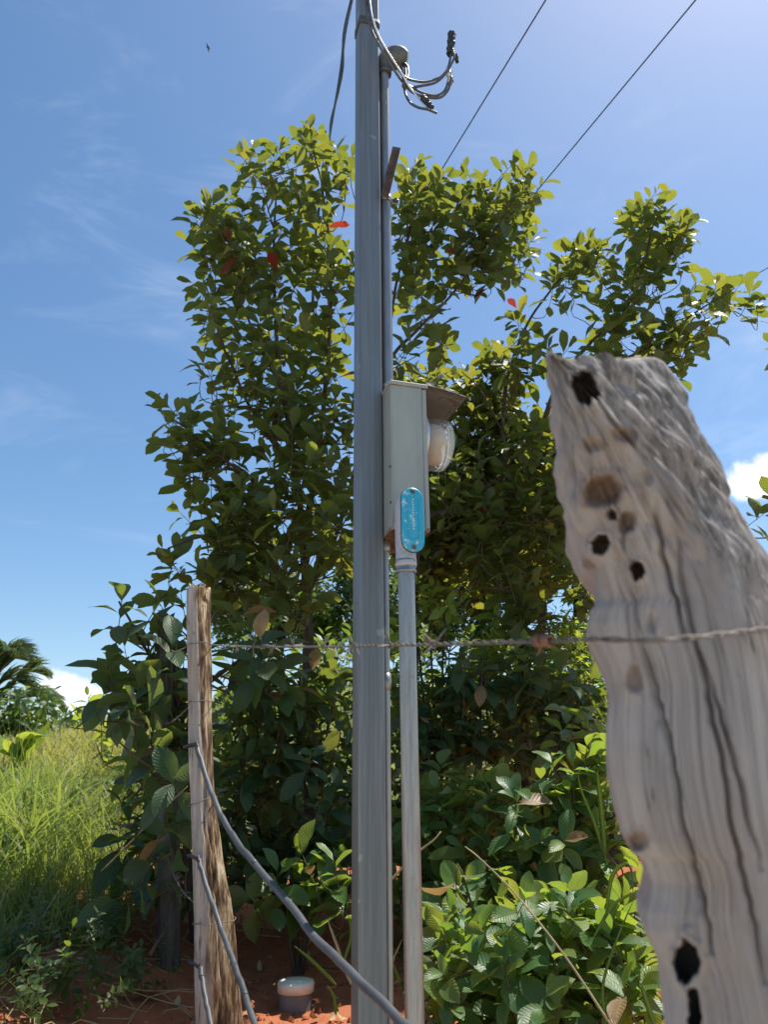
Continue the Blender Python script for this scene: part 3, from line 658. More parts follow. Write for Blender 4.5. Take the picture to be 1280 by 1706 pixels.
near_rows = [(597, 914, 926, 1086), (603, 912, 940, 1100), (622, 911, 965, 1112), (655, 913, 990, 1140), (710, 923, 1035, 1165), (760, 930, 1080, 1186), (810, 935, 1112, 1211), (860, 947, 1145, 1240),
             (900, 960, 1170, 1266), (930, 972, 1185, 1285), (945, 985, 1192, 1292), (965, 992, 1200, 1303), (1000, 997, 1215, 1320), (1015, 984, 1220, 1326), (1040, 980, 1228, 1334), (1060, 986, 1232, 1340), (1085, 1001, 1238, 1348), (1110, 1012, 1242, 1352),
             (1140, 1020, 1246, 1358), (1170, 1019, 1250, 1362), (1200, 1016, 1254, 1366), (1250, 1015, 1260, 1372), (1300, 1020, 1266, 1380), (1350, 1031, 1274, 1388), (1400, 1044, 1284, 1396), (1422, 1056, 1290, 1400), (1434, 1074, 1292, 1402),
             (1470, 1085, 1300, 1408), (1500, 1080, 1306, 1412), (1520, 1073, 1310, 1416), (1550, 1074, 1316, 1420), (1580, 1086, 1322, 1426), (1610, 1102, 1328, 1432), (1650, 1115, 1336, 1440), (1706, 1121, 1348, 1452), (1850, 1140, 1378, 1490), (2100, 1190, 1440, 1560), (2500, 1290, 1560, 1690)]
near_holes = [(978, 651, 19, 29, .075, .1), (1004, 818, 32, 26, .020, .95), (988, 742, 20, 12, .006, .6), (1040, 728, 20, 16, .007, .75), (1003, 907, 13, 17, .045, .15), (1044, 868, 14, 17, .012, .5), (1062, 950, 12, 15, .038, .5),
              (1019, 858, 7, 10, .02, .2), (970, 940, 14, 9, .006, .8), (1058, 1128, 12, 24, .006, .5), (1062, 1400, 18, 16, .008, .7), (1148, 1604, 20, 37, .07, .1), (1161, 1684, 13, 46, .06, .1), (1078, 800, 10, 14, .005, .4), (1085, 1035, 12, 18, .004, .2)]
near_cracks = [([(1062, 1065), (1082, 1120), (1108, 1215), (1122, 1290), (1138, 1370), (1158, 1450), (1176, 1530), (1188, 1590)], 4.6, .020), ([(1130, 880), (1140, 1000), (1168, 1100), (1200, 1250), (1225, 1400), (1262, 1560), (1275, 1640)], 4.2, .013),
               ([(1040, 960), (1052, 1010), (1060, 1060)], 3, .006), ([(930, 700), (945, 780), (962, 850)], 4, .005), ([(1165, 1080), (1200, 1180), (1240, 1330), (1270, 1450)], 4, .012), ([(1090, 830), (1100, 900), (1118, 980), (1140, 1060)], 4, .013), ([(1025, 930), (1035, 1000), (1050, 1080), (1070, 1160)], 3., .005)]
npost = post('fence_post', near_rows, (.60, .555, .64), .13, M['grey_wood'], 'thick grey weathered fence post full of holes, close up at right', 300, 520, .0030, near_holes, near_cracks, 3, .002, .72, tilt=1.0, lich=(880, 1080), rough_top=.011)
left_rows = [(978, 311, 324, 351), (1030, 310, 326, 351), (1100, 312, 328, 353), (1200, 314, 330, 353), (1300, 316, 332, 356), (1340, 317, 333, 358), (1380, 319, 335, 364), (1440, 321, 338, 372), (1500, 322, 342, 385), (1550, 323, 344, 391), (1600, 322, 346, 395), (1706, 325, 350, 404), (1800, 326, 352, 410), (1960, 328, 354, 414)]
lpost = post('fence_post', left_rows, (2.40, 2.365, 2.42), .075, M['amber_sunlit_wood'], 'slim fence post with amber and black streaks and coloured-in golden sunlight, holding the hoses', 130, 300, .0016, [(341, 1000, 5, 6, .01, .6), (332, 1030, 4, 12, .005, .4), (324, 1054, 2.5, 3, .006, .2), (340, 1085, 5, 9, .004, .5)],
             [([(334, 1040), (336, 1150), (338, 1280), (344, 1420), (352, 1560), (360, 1690)], 2.2, .004), ([(345, 1340), (352, 1420), (362, 1520), (372, 1640), (380, 1700)], 2.0, .005), ([(330, 990), (333, 1100), (335, 1240)], 1.8, .004)], 8, .016, .7, gsc=1.6)
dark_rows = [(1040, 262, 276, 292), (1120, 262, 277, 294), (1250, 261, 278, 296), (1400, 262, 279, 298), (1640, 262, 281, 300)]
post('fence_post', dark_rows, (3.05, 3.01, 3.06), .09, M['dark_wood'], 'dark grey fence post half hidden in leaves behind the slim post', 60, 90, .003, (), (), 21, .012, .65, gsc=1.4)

# ------------------------------------------------------------------ barbed wire and ties
M['wire'] = plain('old_wire', (.17, .145, .125), .65, .4, .5, 60)
M['rusty_wire'] = plain('rusty_wire', (.24, .12, .075), .85, .1, .5, 120)
WA, WB = at(352, 1074, 2.352), at(1000, 1064, .548)
def strand(P, off, rad, twist, ph):
    P = np.asarray(P); T = np.gradient(P, axis=0); T /= np.linalg.norm(T, axis=1, keepdims=True)
    s = np.concatenate([[0], np.cumsum(np.linalg.norm(np.diff(P, axis=0), axis=1))])
    a = np.cross(T, [0, 0, 1.]); a /= np.linalg.norm(a, axis=1, keepdims=True); b = np.cross(T, a)
    t = s / twist * 2 * math.pi + ph
    return tube_geo(P + off * (np.cos(t)[:, None] * a + np.sin(t)[:, None] * b), rad, 6)
def barbed(name, A, B, label, sag=.008, barbs=(), nseg=420, rusty=None):
    t = thing(name, label, 'barbed wire'); L = np.linalg.norm(B - A)
    P = np.array([A + (B - A) * u - EZ * sag * 4 * u * (1 - u) for u in np.linspace(0, 1, nseg)])
    for ph in (0, math.pi):
        V, F = strand(P, .0013, .0010, .034, ph); mk('strand', V, F, M['wire'], t)
    r3 = np.random.default_rng(int(L * 1000)); d = (B - A) / L
    e1 = unit(np.cross(d, EZ)); e2 = np.cross(d, e1)
    for u in barbs:
        c = P[int(u * (nseg - 1))]; ph = r3.uniform(0, 6.28); b = MB()
        W = [c + d * .0022 * (k / 16 - 1) + .0034 * (math.cos(ph + k * .785) * e1 + math.sin(ph + k * .785) * e2) for k in range(17)]
        b.tube(W, .001, 5)
        for s in (-1, 1):
            q = unit(e1 * math.cos(ph + s * .9) * s + e2 * math.sin(ph + s * .9) * s + d * s * .35); b.tube([c, c + q * .013, c + q * .022], [.0012, .0012, .0003], 5)
            q2_ = unit(-e1 * math.sin(ph + s) * s + e2 * math.cos(ph + s) * s - d * s * .3); b.tube([c, c + q2_ * .011, c + q2_ * .019], [.0012, .0012, .0003], 5)
        b.build('barb', M['wire'], t)
    return t, P
def u_at_px(px, A=WA, B=WB):
    us = np.linspace(0, 1, 4000); P = A + (B - A) * us[:, None]; return float(us[np.argmin(np.abs(proj(P)[0] - px))])
bw, BP = barbed('barbed_wire', WA, WB, 'twisted barbed wire stretched from the slim post to the thick near post', .006, [u_at_px(x) for x in (396, 422, 456, 489, 540, 592, 652, 726)])
# continuation round the near post
P = spline([WB, at(1012, 1065, .540), at(1060, 1067, .527), at(1110, 1066, .521), at(1160, 1062, .523), at(1215, 1056, .532), at(1262, 1050, .552), at(1310, 1044, .585), at(1345, 1040, .66)], 14)
for ph in (0, math.pi):
    V, F = strand(P, .0012, .0010, .05, ph); mk('strand', V, F, M['wire'], bw)
# rusty knot on the wire
kc = BP[int(u_at_px(908) * 419)]; b = MB(); r3 = np.random.default_rng(9); dW = unit(WB - WA); e1 = unit(np.cross(dW, EZ)); e2 = np.cross(dW, e1)
for q in range(3):
    W = [kc + dW * (.022 * (k / 40 - .5) + r3.normal(0, .0006)) + (.0036 + .0012 * math.sin(k * .5 + q)) * (math.cos(k * .8 + q * 2) * e1 + math.sin(k * .8 + q * 2) * e2) for k in range(41)]
    b.tube(W, .0012, 5)
b.tube([kc, kc - dW * .004 - EZ * .008 + e1 * .002, kc - dW * .012 - EZ * .012], [.0012, .001, .0005], 5)
knot = b.build('rusty_knot', M['rusty_wire'], bw, True); knot['label'] = 'rusty binding knot on the barbed wire'
# tail between slim and dark post, and a lower one
barbed('barbed_wire', at(270, 1092, 3.0), at(312, 1077, 2.40), 'short barbed wire run, upper, between slim post and dark post', .004, (.3, .6), 120)
barbed('barbed_wire', at(262, 1212, 3.0), at(314, 1178, 2.40), 'short barbed wire run, lower, between slim post and dark post', .012, (.35, .7), 120)
barbed('barbed_wire', at(278, 1425, 2.75), at(323, 1502, 2.40), 'slack barbed wire end dangling left of the slim post at mid height', .02, (.4, .7), 120)
def tie(pyl, pyr, lx, rx_, label, mat='wire', Yf=2.345, ear=False):
    c0 = np.array([at((lx + rx_) / 2, (pyl + pyr) / 2, 2.41)[0], 2.405]); A = at(lx, pyl, 2.40); B = at(rx_, pyr, 2.42); P = []
    hw = (B[0] - A[0]) / 2; xm = (A[0] + B[0]) / 2
    for a in np.linspace(0, 2 * math.pi, 60):
        x = xm + (hw + .002) * math.cos(a); y = 2.41 + (.058 if math.sin(a) < 0 else .065) * math.sin(a)
        f = (x - A[0]) / (2 * hw); P.append([x, y, A[2] * (1 - f) + B[2] * f + .0015 * math.sin(5 * a)])
    V, F = tube_geo(P, .0014, 6, False); o = mk('wire_tie', V, F, M[mat], None); tag(o, label, 'wire', 'wire ties round the slim post'); return o
tie(1077, 1075, 311, 353, 'wire tie round the slim post at the barbed wire')
tie(1172, 1170, 313, 355, 'wire tie round the slim post, second from the top')
tie(1343, 1328, 316, 360, 'slanting wire tie round the slim post beside the long hose')
tie(1537, 1530, 322, 392, 'lowest wire tie round the slim post, near its wide base')

# ------------------------------------------------------------------ hoses over gate wires
M['hose'] = plain('grey_hose', (.075, .078, .084), .5, 0, .35, 18, (1, 1, 1), .4, .08)
M['hose_dark'] = plain('dark_hose', (.055, .057, .063), .5, 0, .3, 18, None, .4, .08)
def hose(pts, rad, label, dark, nub):
    t = thing('hose', label, 'hose', group='hoses on the slim post')
    P = spline([at(*p) for p in pts], 8); P = P + .0012 * np.stack([vnoise(np.arange(len(P)) * .35, 0, k) for k in range(3)], -1)
    V, F = tube_geo(P, rad, 12); mk('tube', V, F, M['hose'], t)
    for a, b_ in dark:
        i, j = int(a * len(P)), int(b_ * len(P)); V, F = tube_geo(P[i:j], rad * 1.1, 12); mk('sleeve', V, F, M['hose_dark'], t)
    a, b_ = at(*nub[0]), at(*nub[1]); V, F = tube_geo(spline([a, (a + b_) / 2 + EZ * .002, b_], 4), .0062, 8); mk('end_loop', V, F, M['black_cable'], t)
    V, F = tube_geo([at(nub[1][0] - 1, nub[1][1] - 7, nub[1][2]), b_, at(nub[1][0] + 1, nub[1][1] + 3, nub[1][2] - .01)], .003, 6); mk('staple', V, F, M['dark_metal'], t)
hose([(327, 1241, 2.345), (334, 1264, 2.31), (346, 1302, 2.24), (358, 1334, 2.17), (368, 1357, 2.12), (382, 1382, 2.06), (402, 1412, 1.98), (430, 1446, 1.88), (460, 1480, 1.78), (490, 1516, 1.68), (524, 1560, 1.57), (565, 1600, 1.47), (612, 1646, 1.37), (660, 1692, 1.29), (700, 1730, 1.22), (780, 1810, 1.1)], .0074, 'longest grey hose sagging from the slim post across the pole', [(.35, .47)], ((307, 1245, 2.37), (328, 1240, 2.34)))
hose([(331, 1432, 2.34), (336, 1450, 2.31), (346, 1482, 2.26), (358, 1516, 2.2), (369, 1548, 2.15), (382, 1582, 2.08), (396, 1622, 2.0), (408, 1656, 1.94), (420, 1692, 1.87), (436, 1740, 1.78)], .0068, 'middle grey hose hanging down in front of the slim post', [(.62, .8)], ((314, 1425, 2.36), (331, 1431, 2.335)))
hose([(334, 1612, 2.33), (337, 1632, 2.3), (342, 1660, 2.26), (348, 1690, 2.22), (358, 1740, 2.15)], .0066, 'lowest grey hose at the foot of the slim post', [(0, .25)], ((316, 1602, 2.36), (334, 1611, 2.33)))

# ------------------------------------------------------------------ capped pipe stub
ps = thing('pipe_stub', 'capped plastic pipe stub standing in the red earth', 'pipe')
Ys_ = np.linspace(2.2, 3.4, 241); Yb_ = min(Ys_, key=lambda q: abs(at(492, 1680, q)[2] - float(gz(at(492, 1680, q)[0], q))))
c = at(492, 1680, Yb_); gzc = float(gz(c[0], c[1])); zt = gzc + .078
SC = np.array([c[0], c[1], gzc])
V, F = lathe(np.array([c[0], c[1], gzc - .1]), EZ, [(0, .052), (zt - gzc + .085, .052)], 32); mk('pipe', V, F, plain('grey_pvc', (.16, .165, .17), .5, 0, .2, 10), ps)
V, F = lathe(np.array([c[0], c[1], zt - .03]), EZ, [(0, .053), (0, .058), (.024, .0585), (.030, .055), (.031, 0)], 36); cp = mk('cap', V, F, plain('cream_cap', (.74, .70, .58), .6, 0, .2, 12), ps); cp['label'] = 'cream coloured cap stained with earth'
# ------------------------------------------------------------------ plants
def leaf_tmpl(W, curl, fold, wave, rows=6, cols=2, p=1.3, q=.72, pet=.10, seed=0, tip=0.0):
    """unit-length leaf along +Y, upper face +Z; returns verts, quads, uv"""
    V = []; UV = []; r = np.random.default_rng(seed)
    vs = [0.0, pet] + list(pet + (1 - pet) * np.linspace(0, 1, rows + 1)[1:])
    ph = r.uniform(0, 6.28); side = r.uniform(-.16, .16)
    for i, v in enumerate(vs):
        b = max(0.0, (v - pet) / (1 - pet)); hw = max(.012 if i < 2 else .004, W / 2 * max(0, math.sin(math.pi * min(1, b) ** p)) ** q)
        if tip: hw *= (1 - tip * smooth(.6, 1, b))
        for j in range(cols + 1):
            u = j / cols * 2 - 1; x = u * hw
            z = -curl * v * v + fold * abs(x) + wave * W * math.sin(b * 9 + ph + (1.5 if u > 0 else 0)) * abs(u) * (hw / (W / 2))
            V.append([x + side * v * v, v * (1 - .25 * abs(curl) * v), z]); UV.append([(u + 1) / 2, b])
    k = cols + 1; F = [[i * k + j, i * k + j + 1, (i + 1) * k + j + 1, (i + 1) * k + j] for i in range(len(vs) - 1) for j in range(cols)]
    return np.array(V), np.array(F), np.array(UV)
SPEC = {}
def species(key, mats, n=12, **kw):
    r = np.random.default_rng(len(SPEC) + 40); T = []
    for i in range(n):
        a = dict(W=.5, curl=.18, fold=.25, wave=.05); a.update(kw); c = a.pop('cvar', .3)
        a['curl'] += r.uniform(-c, c); a['fold'] += r.uniform(-.15, .2); a['W'] *= r.uniform(.82, 1.15)
        T.append(leaf_tmpl(seed=i, **a))
    SPEC[key] = dict(T=T, tint=r.random(n), mats=mats, mesh={})
species('tree', ['tree_leaf'], W=.50, curl=.2, fold=.3, wave=.07, rows=6, p=1.45, q=.62, pet=.09)
species('big', ['big_leaf'], W=.46, curl=.22, fold=.25, wave=.06, rows=6, cols=2, p=1.2, q=.66, pet=.08)
species('rib', ['rib_leaf'], W=.50, curl=.2, fold=.35, wave=.06, rows=7, cols=2, p=1.1, q=.62, pet=.07)
species('fine', ['fine_leaf'], W=.46, curl=.15, fold=.3, wave=.03, rows=3, p=1.1, q=.7, pet=.1)
species('lime', ['lime_leaf'], W=.40, curl=.25, fold=.35, wave=.05, rows=6, p=.9, q=.7, pet=.08, tip=.3)

DENS = 2.6
class Plant:
    def __init__(s, name, sp, label, cat, seed, group=None, twig='twig'):
        s.name, s.sp, s.label, s.cat, s.group = name, sp, label, cat, group; s.r = np.random.default_rng(seed)
        s.pos = []; s.d = []; s.n = []; s.sc = []; s.limbs = []; s.tw = MB(); s.nodes = []; s.red = []
    def limb(s, pts, r0, r1, part='branch', world=False):
        P = spline([p if world else at(*p) for p in pts], 7); P = P + .006 * np.stack([vnoise(np.arange(len(P)) * .4, 3.1 * len(s.limbs), k) for k in range(3)], -1)
        s.limbs.append((part, P, np.linspace(r0, r1, len(P)))); s.nodes += list(P[2:]); return P
    def leaf(s, p, d, n, L): s.pos.append(p); s.d.append(d); s.n.append(n); s.sc.append(L)
    def shoot(s, tip, dr, ln, nl, L, droop=.25, open0=95, open1=28, up=.25, twr=.0022, join=True):
        r = s.r; dr = unit(dr); base = tip - dr * ln
        a = np.array([0, 0, 1.]) if abs(dr[2]) < .85 else np.array([1., 0, 0]); e1 = unit(np.cross(dr, a)); e2 = np.cross(dr, e1); a0 = r.uniform(0, 6.28)
        for i in range(nl):
            t = (i + .6) / nl; az = a0 + i * 2.4 + r.normal(0, .25); an = R(open0 + (open1 - open0) * t ** 1.25 + r.normal(0, 11))
            rad = math.cos(az) * e1 + math.sin(az) * e2
            d = math.cos(an) * dr + math.sin(an) * rad; d = d + np.array([0, 0, -droop * (1.1 - t) + r.normal(0, .12)]); d = unit(d)
            n = math.sin(an) * dr - math.cos(an) * rad + np.array([0, 0, up]) + r.normal(0, .2, 3); n = unit(n - d * (n @ d))
            s.leaf(base + dr * ln * (.12 + .88 * t), d, n, L * r.uniform(.6, 1.28) * (1 - .35 * t ** 4))
        if join and len(s.nodes):
            Nn = np.array(s.nodes); dd = np.linalg.norm(Nn - base, axis=1) + .8 * np.maximum(0, Nn[:, 2] - base[2] + .1); q = Nn[np.argmin(dd)]
            mid = (q + base) / 2 + np.array([0, 0, -.06 * np.linalg.norm(base - q)]) + r.normal(0, .015, 3)
            s.tw.tube(spline([q, mid, base, tip - dr * .01], 3), np.linspace(twr * 2.0, twr * .6, 10), 4, False)
            if np.linalg.norm(base - q) > .15: s.nodes += [mid, base]
        else: s.tw.tube([base, tip], [twr, twr * .5], 4, False)
    def lobe(s, cx, cy, rx, ry, Y, n, L, dY=.35, ln=(.16, .30), nl=(8, 13), upw=.8, outw=.7, droop=.25, **kw):
        r = s.r; c0 = at(cx, cy + ry * .9, Y)
        for _ in range(n):
            v = unit(r.normal(0, 1, 3)) * r.random() ** .45
            Yt = Y + dY * v[1]; tip = at(cx + rx * v[0], cy - ry * v[2], Yt)
            out_ = unit(tip - c0 + r.normal(0, .05, 3)); d = out_ * outw + np.array([0, 0, upw]) + r.normal(0, .25, 3)
            s.shoot(tip, d, r.uniform(*ln), int(r.integers(*nl)), L, droop, **kw)
    def lobes(s, rows, Y, L, dens=1.0, **kw):
        for row in rows:
            cx, cy, rx, ry = row[:4]; yy = Y + (row[4] if len(row) > 4 else 0)
            dp = 1281. / max(.5, float(proj(at(cx, cy, yy)[None])[2][0])) * L   # leaf length in pixels
            n = max(1, int(round(dens * DENS * 3.14 * rx * ry / (dp * dp * 1.5)))); s.lobe(cx, cy, rx, ry, yy, n, L, **kw)
PLANTS = []
def plant(*a, **k): p = Plant(*a, **k); PLANTS.append(p); return p
def gpt(px, py, Y):
    p = at(px, py, Y); p[2] = float(gz(p[0], p[1])) - .05; return p

# main tree behind the pole
T = plant('tree', 'tree', 'tall broad-leaved tree with a few red leaves rising right behind the pole', 'tree', 1)
Y0 = 3.75
tr = T.limb([gpt(518, 1500, Y0), at(516, 1250, Y0), at(513, 1070, Y0), at(512, 1000, Y0), at(505, 900, Y0)], .034, .020, 'trunk', True)
T.limb([(505, 905, Y0), (492, 780, Y0 - .1), (470, 640, Y0 - .1), (459, 520, Y0 - .05), (457, 400, Y0), (460, 300, Y0)], .017, .005)
T.limb([(506, 900, Y0), (530, 760, Y0), (545, 620, Y0), (552, 470, Y0 + .05), (540, 330, Y0 + .05), (520, 240, Y0)], .017, .004)
T.limb([(512, 990, Y0), (570, 860, Y0 + .1), (640, 620, Y0 + .15), (700, 545, Y0 + .1), (770, 470, Y0), (850, 340, Y0)], .016, .005)
T.limb([(640, 620, Y0 + .15), (660, 480, Y0 + .1), (690, 360, Y0 + .05), (720, 300, Y0)], .010, .004)
T.limb([(490, 780, Y0 - .1), (430, 700, Y0 - .15), (390, 620, Y0 - .15), (365, 560, Y0 - .1), (345, 480, Y0)], .011, .004)
T.limb([(475, 660, Y0 - .1), (430, 570, Y0 - .1), (395, 480, Y0 - .1), (380, 380, Y0 - .05)], .009, .003)
T.limb([(503, 880, Y0), (420, 800, Y0 - .25), (340, 740, Y0 - .35), (280, 690, Y0 - .4)], .012, .004)
T.limb([(508, 950, Y0), (430, 900, Y0 - .3), (350, 890, Y0 - .4), (280, 915, Y0 - .45)], .011, .004)
T.limb([(505, 930, Y0 - .02), (480, 1000, Y0 - .25), (450, 980, Y0 - .4)], .009, .004)
kw = dict(dY=.38)
T.lobes([(520, 238, 30, 28), (508, 300, 46, 40), (414, 254, 18, 16), (468, 246, 26, 26), (556, 290, 32, 44), (408, 318, 30, 24), (445, 345, 42, 26)], Y0, .138, .8, **kw)
T.lobes([(352, 352, 28, 18), (372, 372, 38, 26), (330, 402, 24, 20), (360, 432, 40, 28), (410, 455, 44, 30), (345, 500, 32, 30), (390, 535, 48, 30), (470, 440, 44, 60), (545, 420, 46, 84), (470, 530, 54, 50), (545, 560, 48, 60), (385, 395, 40, 24), (420, 400, 40, 40), (420, 580, 60, 30)], Y0, .138, .85, **kw)
T.lobes([(345, 612, 24, 22), (400, 620, 56, 34), (475, 640, 66, 46), (550, 660, 50, 50)], Y0 - .1, .125, 1.0, **kw)
T.lobes([(284, 688, 24, 18), (320, 700, 44, 26), (378, 712, 60, 40), (320, 752, 40, 36), (400, 790, 80, 54), (500, 740, 78, 66), (560, 760, 36, 70)], Y0 - .25, .13, 1.0, **kw)
T.lobes([(310, 838, 26, 22), (330, 815, 34, 26), (380, 860, 62, 44), (470, 850, 76, 54), (545, 880, 50, 70), (288, 915, 26, 16), (330, 930, 44, 26), (400, 940, 68, 40), (480, 950, 80, 40)], Y0 - .3, .135, 1.0, **kw)
T.lobes([(700, 285, 36, 32), (676, 330, 30, 42), (735, 330, 46, 40), (800, 300, 44, 30), (866, 290, 34, 24), (845, 340, 56, 44), (780, 370, 62, 48), (700, 400, 50, 52), (868, 395, 34, 34), (760, 440, 54, 40), (690, 480, 40, 50), (815, 425, 40, 26), (725, 540, 34, 24), (675, 560, 22, 34)], Y0 + .05, .138, .85, **kw)
for sx_, sy_ in ((413, 262), (398, 256), (460, 240), (440, 262), (516, 214), (498, 222), (346, 346), (330, 350), (316, 400), (320, 470), (336, 486), (334, 590), (352, 584), (258, 672), (274, 668), (278, 740), (292, 846), (268, 912), (282, 934), (906, 304), (888, 272), (862, 266), (903, 384), (868, 432), (700, 268), (740, 290), (560, 246), (585, 262)):
    T.shoot(at(sx_, sy_, Y0 + T.r.normal(-.1, .15)), np.array([(sx_ - 560) / 400 + T.r.normal(0, .2), T.r.normal(-.2, .2), .8]), .2, int(T.r.integers(6, 10)), .13)
# second tree on the right
T2 = plant('tree', 'tree', 'spreading tree with open upswept branches behind the thick near post', 'tree', 2)
Y2 = 4.1
T2.limb([gpt(880, 1500, Y2), at(874, 1150, Y2), at(868, 1010, Y2), at(856, 930, Y2), at(850, 845, Y2)], .034, .022, 'trunk', True)
T2.limb([(850, 850, Y2), (889, 753, Y2), (925, 650, Y2), (960, 600, Y2), (985, 570, Y2)], .019, .010)
T2.limb([(985, 570, Y2), (1040, 520, Y2), (1070, 450, Y2), (1095, 350, Y2)], .010, .004)
T2.limb([(925, 650, Y2), (1020, 610, Y2 - .1), (1110, 560, Y2 - .1), (1160, 520, Y2 - .1), (1225, 480, Y2 - .1)], .011, .004)
T2.limb([(850, 845, Y2), (838, 720, Y2), (848, 620, Y2), (880, 540, Y2), (930, 470, Y2), (975, 410, Y2)], .014, .004)
T2.limb([gpt(690, 1500, Y2 - .1), at(690, 1100, Y2 - .1), at(700, 885, Y2 - .1), at(754, 848, Y2 - .1), at(819, 807, Y2 - .1), at(860, 775, Y2 - .05)], .024, .014, 'branch', True)
T2.limb([(838, 720, Y2), (800, 650, Y2 - .1), (770, 620, Y2 - .1)], .007, .003)
T2.lobes([(1092, 335, 32, 24), (1130, 372, 30, 22), (1062, 365, 30, 30), (1075, 415, 44, 40), (1060, 470, 36, 36), (1105, 395, 34, 26), (975, 405, 36, 20), (945, 445, 36, 34), (1000, 420, 22, 22)], Y2, .138, .95, **kw)
T2.lobes([(1215, 478, 34, 16), (1175, 495, 40, 24), (1135, 530, 44, 34), (1080, 560, 54, 36), (1020, 520, 40, 30), (1000, 575, 56, 40), (935, 575, 46, 30), (868, 515, 30, 18), (862, 590, 44, 28),  (1080, 600, 40, 18), (1130, 575, 30, 22)], Y2 - .05, .138, .8, **kw)
T2.lobes([(825, 600, 30, 36), (830, 660, 46, 30), (770, 628, 34, 20), (720, 615, 34, 20), (685, 625, 22, 20), (790, 690, 60, 40), (760, 740, 50, 36), (850, 720, 44, 40), (905, 700, 30, 30), (820, 770, 60, 44), (740, 820, 44, 50), (910, 760, 50, 60), (960, 720, 30, 40), (700, 760, 30, 50), (780, 860, 60, 50), (860, 850, 60, 50), (940, 830, 50, 60), (720, 900, 40, 50), (700, 680, 30, 40)], Y2 + .3, .128, 1.7, **kw)
T2.lobes([(720, 960, 40, 40), (800, 930, 60, 50), (890, 930, 50, 40), (960, 900, 40, 40), (680, 860, 30, 60)], Y2 + .5, .12, 1.2, **kw)
T2.lobes([(860, 790, 60, 50), (900, 860, 50, 60), (840, 900, 50, 50), (930, 780, 40, 50), (770, 780, 50, 50), (800, 860, 50, 50), (870, 960, 50, 40), (960, 950, 30, 50), (870, 700, 40, 40), (880, 1000, 40, 30)], Y2 - .2, .128, .9, dY=.2)
for sx_, sy_ in ((1252, 486), (1236, 470), (1262, 498), (1148, 372), (1096, 316), (1110, 330), (1138, 360), (1200, 470), (960, 396), (985, 400)):
    T2.shoot(at(sx_, sy_, Y2 + T2.r.normal(0, .12)), np.array([.35 + T2.r.normal(0, .2), T2.r.normal(-.1, .2), .7]), .2, int(T2.r.integers(7, 10)), .135)
# fine-leaved trees further back
for lab, seed, Yb, trunk, rows in (
    ('fine-leaved tree far behind, filling the gap between the blue cover and the near post', 3, 6.6, (905, 1020), [(760, 900, 80, 60), (850, 880, 90, 70), (930, 830, 70, 60), (980, 880, 40, 60), (800, 960, 90, 50), (880, 960, 60, 40), (700, 940, 50, 50), (975, 950, 34, 34), (880, 800, 80, 50), (720, 1020, 70, 50), (820, 1040, 80, 40), (960, 1050, 70, 40)]),
    ('fine-leaved tree far behind the lower left of the main tree', 4, 6.9, (470, 1050), [(440, 980, 90, 60), (540, 1000, 80, 70), (600, 930, 60, 60), (400, 900, 60, 40), (640, 1000, 50, 60), (380, 1010, 60, 40)])):
    B = plant('tree', 'fine', lab, 'tree', seed)
    tx, ty = trunk
    B.limb([gpt(tx, 1500, Yb), at(tx - 10, ty + 100, Yb), at(tx, ty, Yb), at(tx - 10, ty - 80, Yb), at(tx - 20, ty - 180, Yb)], .05, .02, 'trunk', True)
    B.limb([gpt(tx + 60, 1500, Yb), at(tx + 55, ty, Yb + .1), at(tx + 60, ty - 150, Yb + .1)], .035, .015, 'trunk', True)
    B.limb([(tx, ty + 20, Yb), (tx - 60, ty - 60, Yb), (tx - 140, ty - 120, Yb)], .02, .006)
    B.limb([(tx, ty - 20, Yb), (tx + 40, ty - 100, Yb), (tx + 50, ty - 160, Yb)], .02, .006)
    B.lobes(rows, Yb, .08, .85, dY=.9, ln=(.25, .5), nl=(16, 24), upw=.3, open1=50)
# big-leaved shrub on the left by the dark post
Sh = plant('shrub', 'big', 'large-leaved shrub spreading left around the dark fence post', 'shrub', 5)
Y3 = 3.0
for a in ([(300, 1180), (240, 1080), (200, 1000)], [(300, 1200), (230, 1170), (170, 1140)], [(290, 1150), (330, 1060), (370, 1020)], [(300, 1300), (250, 1300), (220, 1330)], [(320, 1180), (400, 1100), (450, 1060)]):
    Sh.limb([gpt(330, 1560, Y3 + .25), at(310, 1400, Y3 + .2)] + [at(x, y, Y3 + .05) for x, y in a], .014, .004, 'branch', True)
kb = dict(dY=.22, ln=(.14, .26), nl=(6, 10), open1=35)
Sh.lobes([(215, 990, 36, 22), (260, 1000, 44, 34), (310, 990, 30, 24), (185, 1095, 30, 18), (195, 1140, 36, 30), (240, 1080, 46, 44), (250, 1170, 50, 46), (300, 1080, 50, 40), (385, 1040, 36, 30), (420, 1080, 50, 34), (300, 1200, 50, 60)], Y3, .165, 1.5, **kb)
Sh.lobes([(230, 1110, 40, 40), (262, 1190, 44, 60), (280, 1290, 40, 50), (225, 1200, 34, 34), (270, 1060, 40, 34)], Y3 - .25, .155, .9, **kb)
Sh.lobes([(270, 1370, 50, 40), (225, 1440, 40, 40), (285, 1430, 34, 30)], Y3 - .15, .14, .8, **kb)
Sh.lobes([(250, 1270, 50, 50), (290, 1330, 60, 50), (245, 1390, 40, 40), (300, 1410, 40, 40), (370, 1400, 50, 50), (225, 1330, 30, 50)], Y3 + .3, .15, 1.2, **kb)
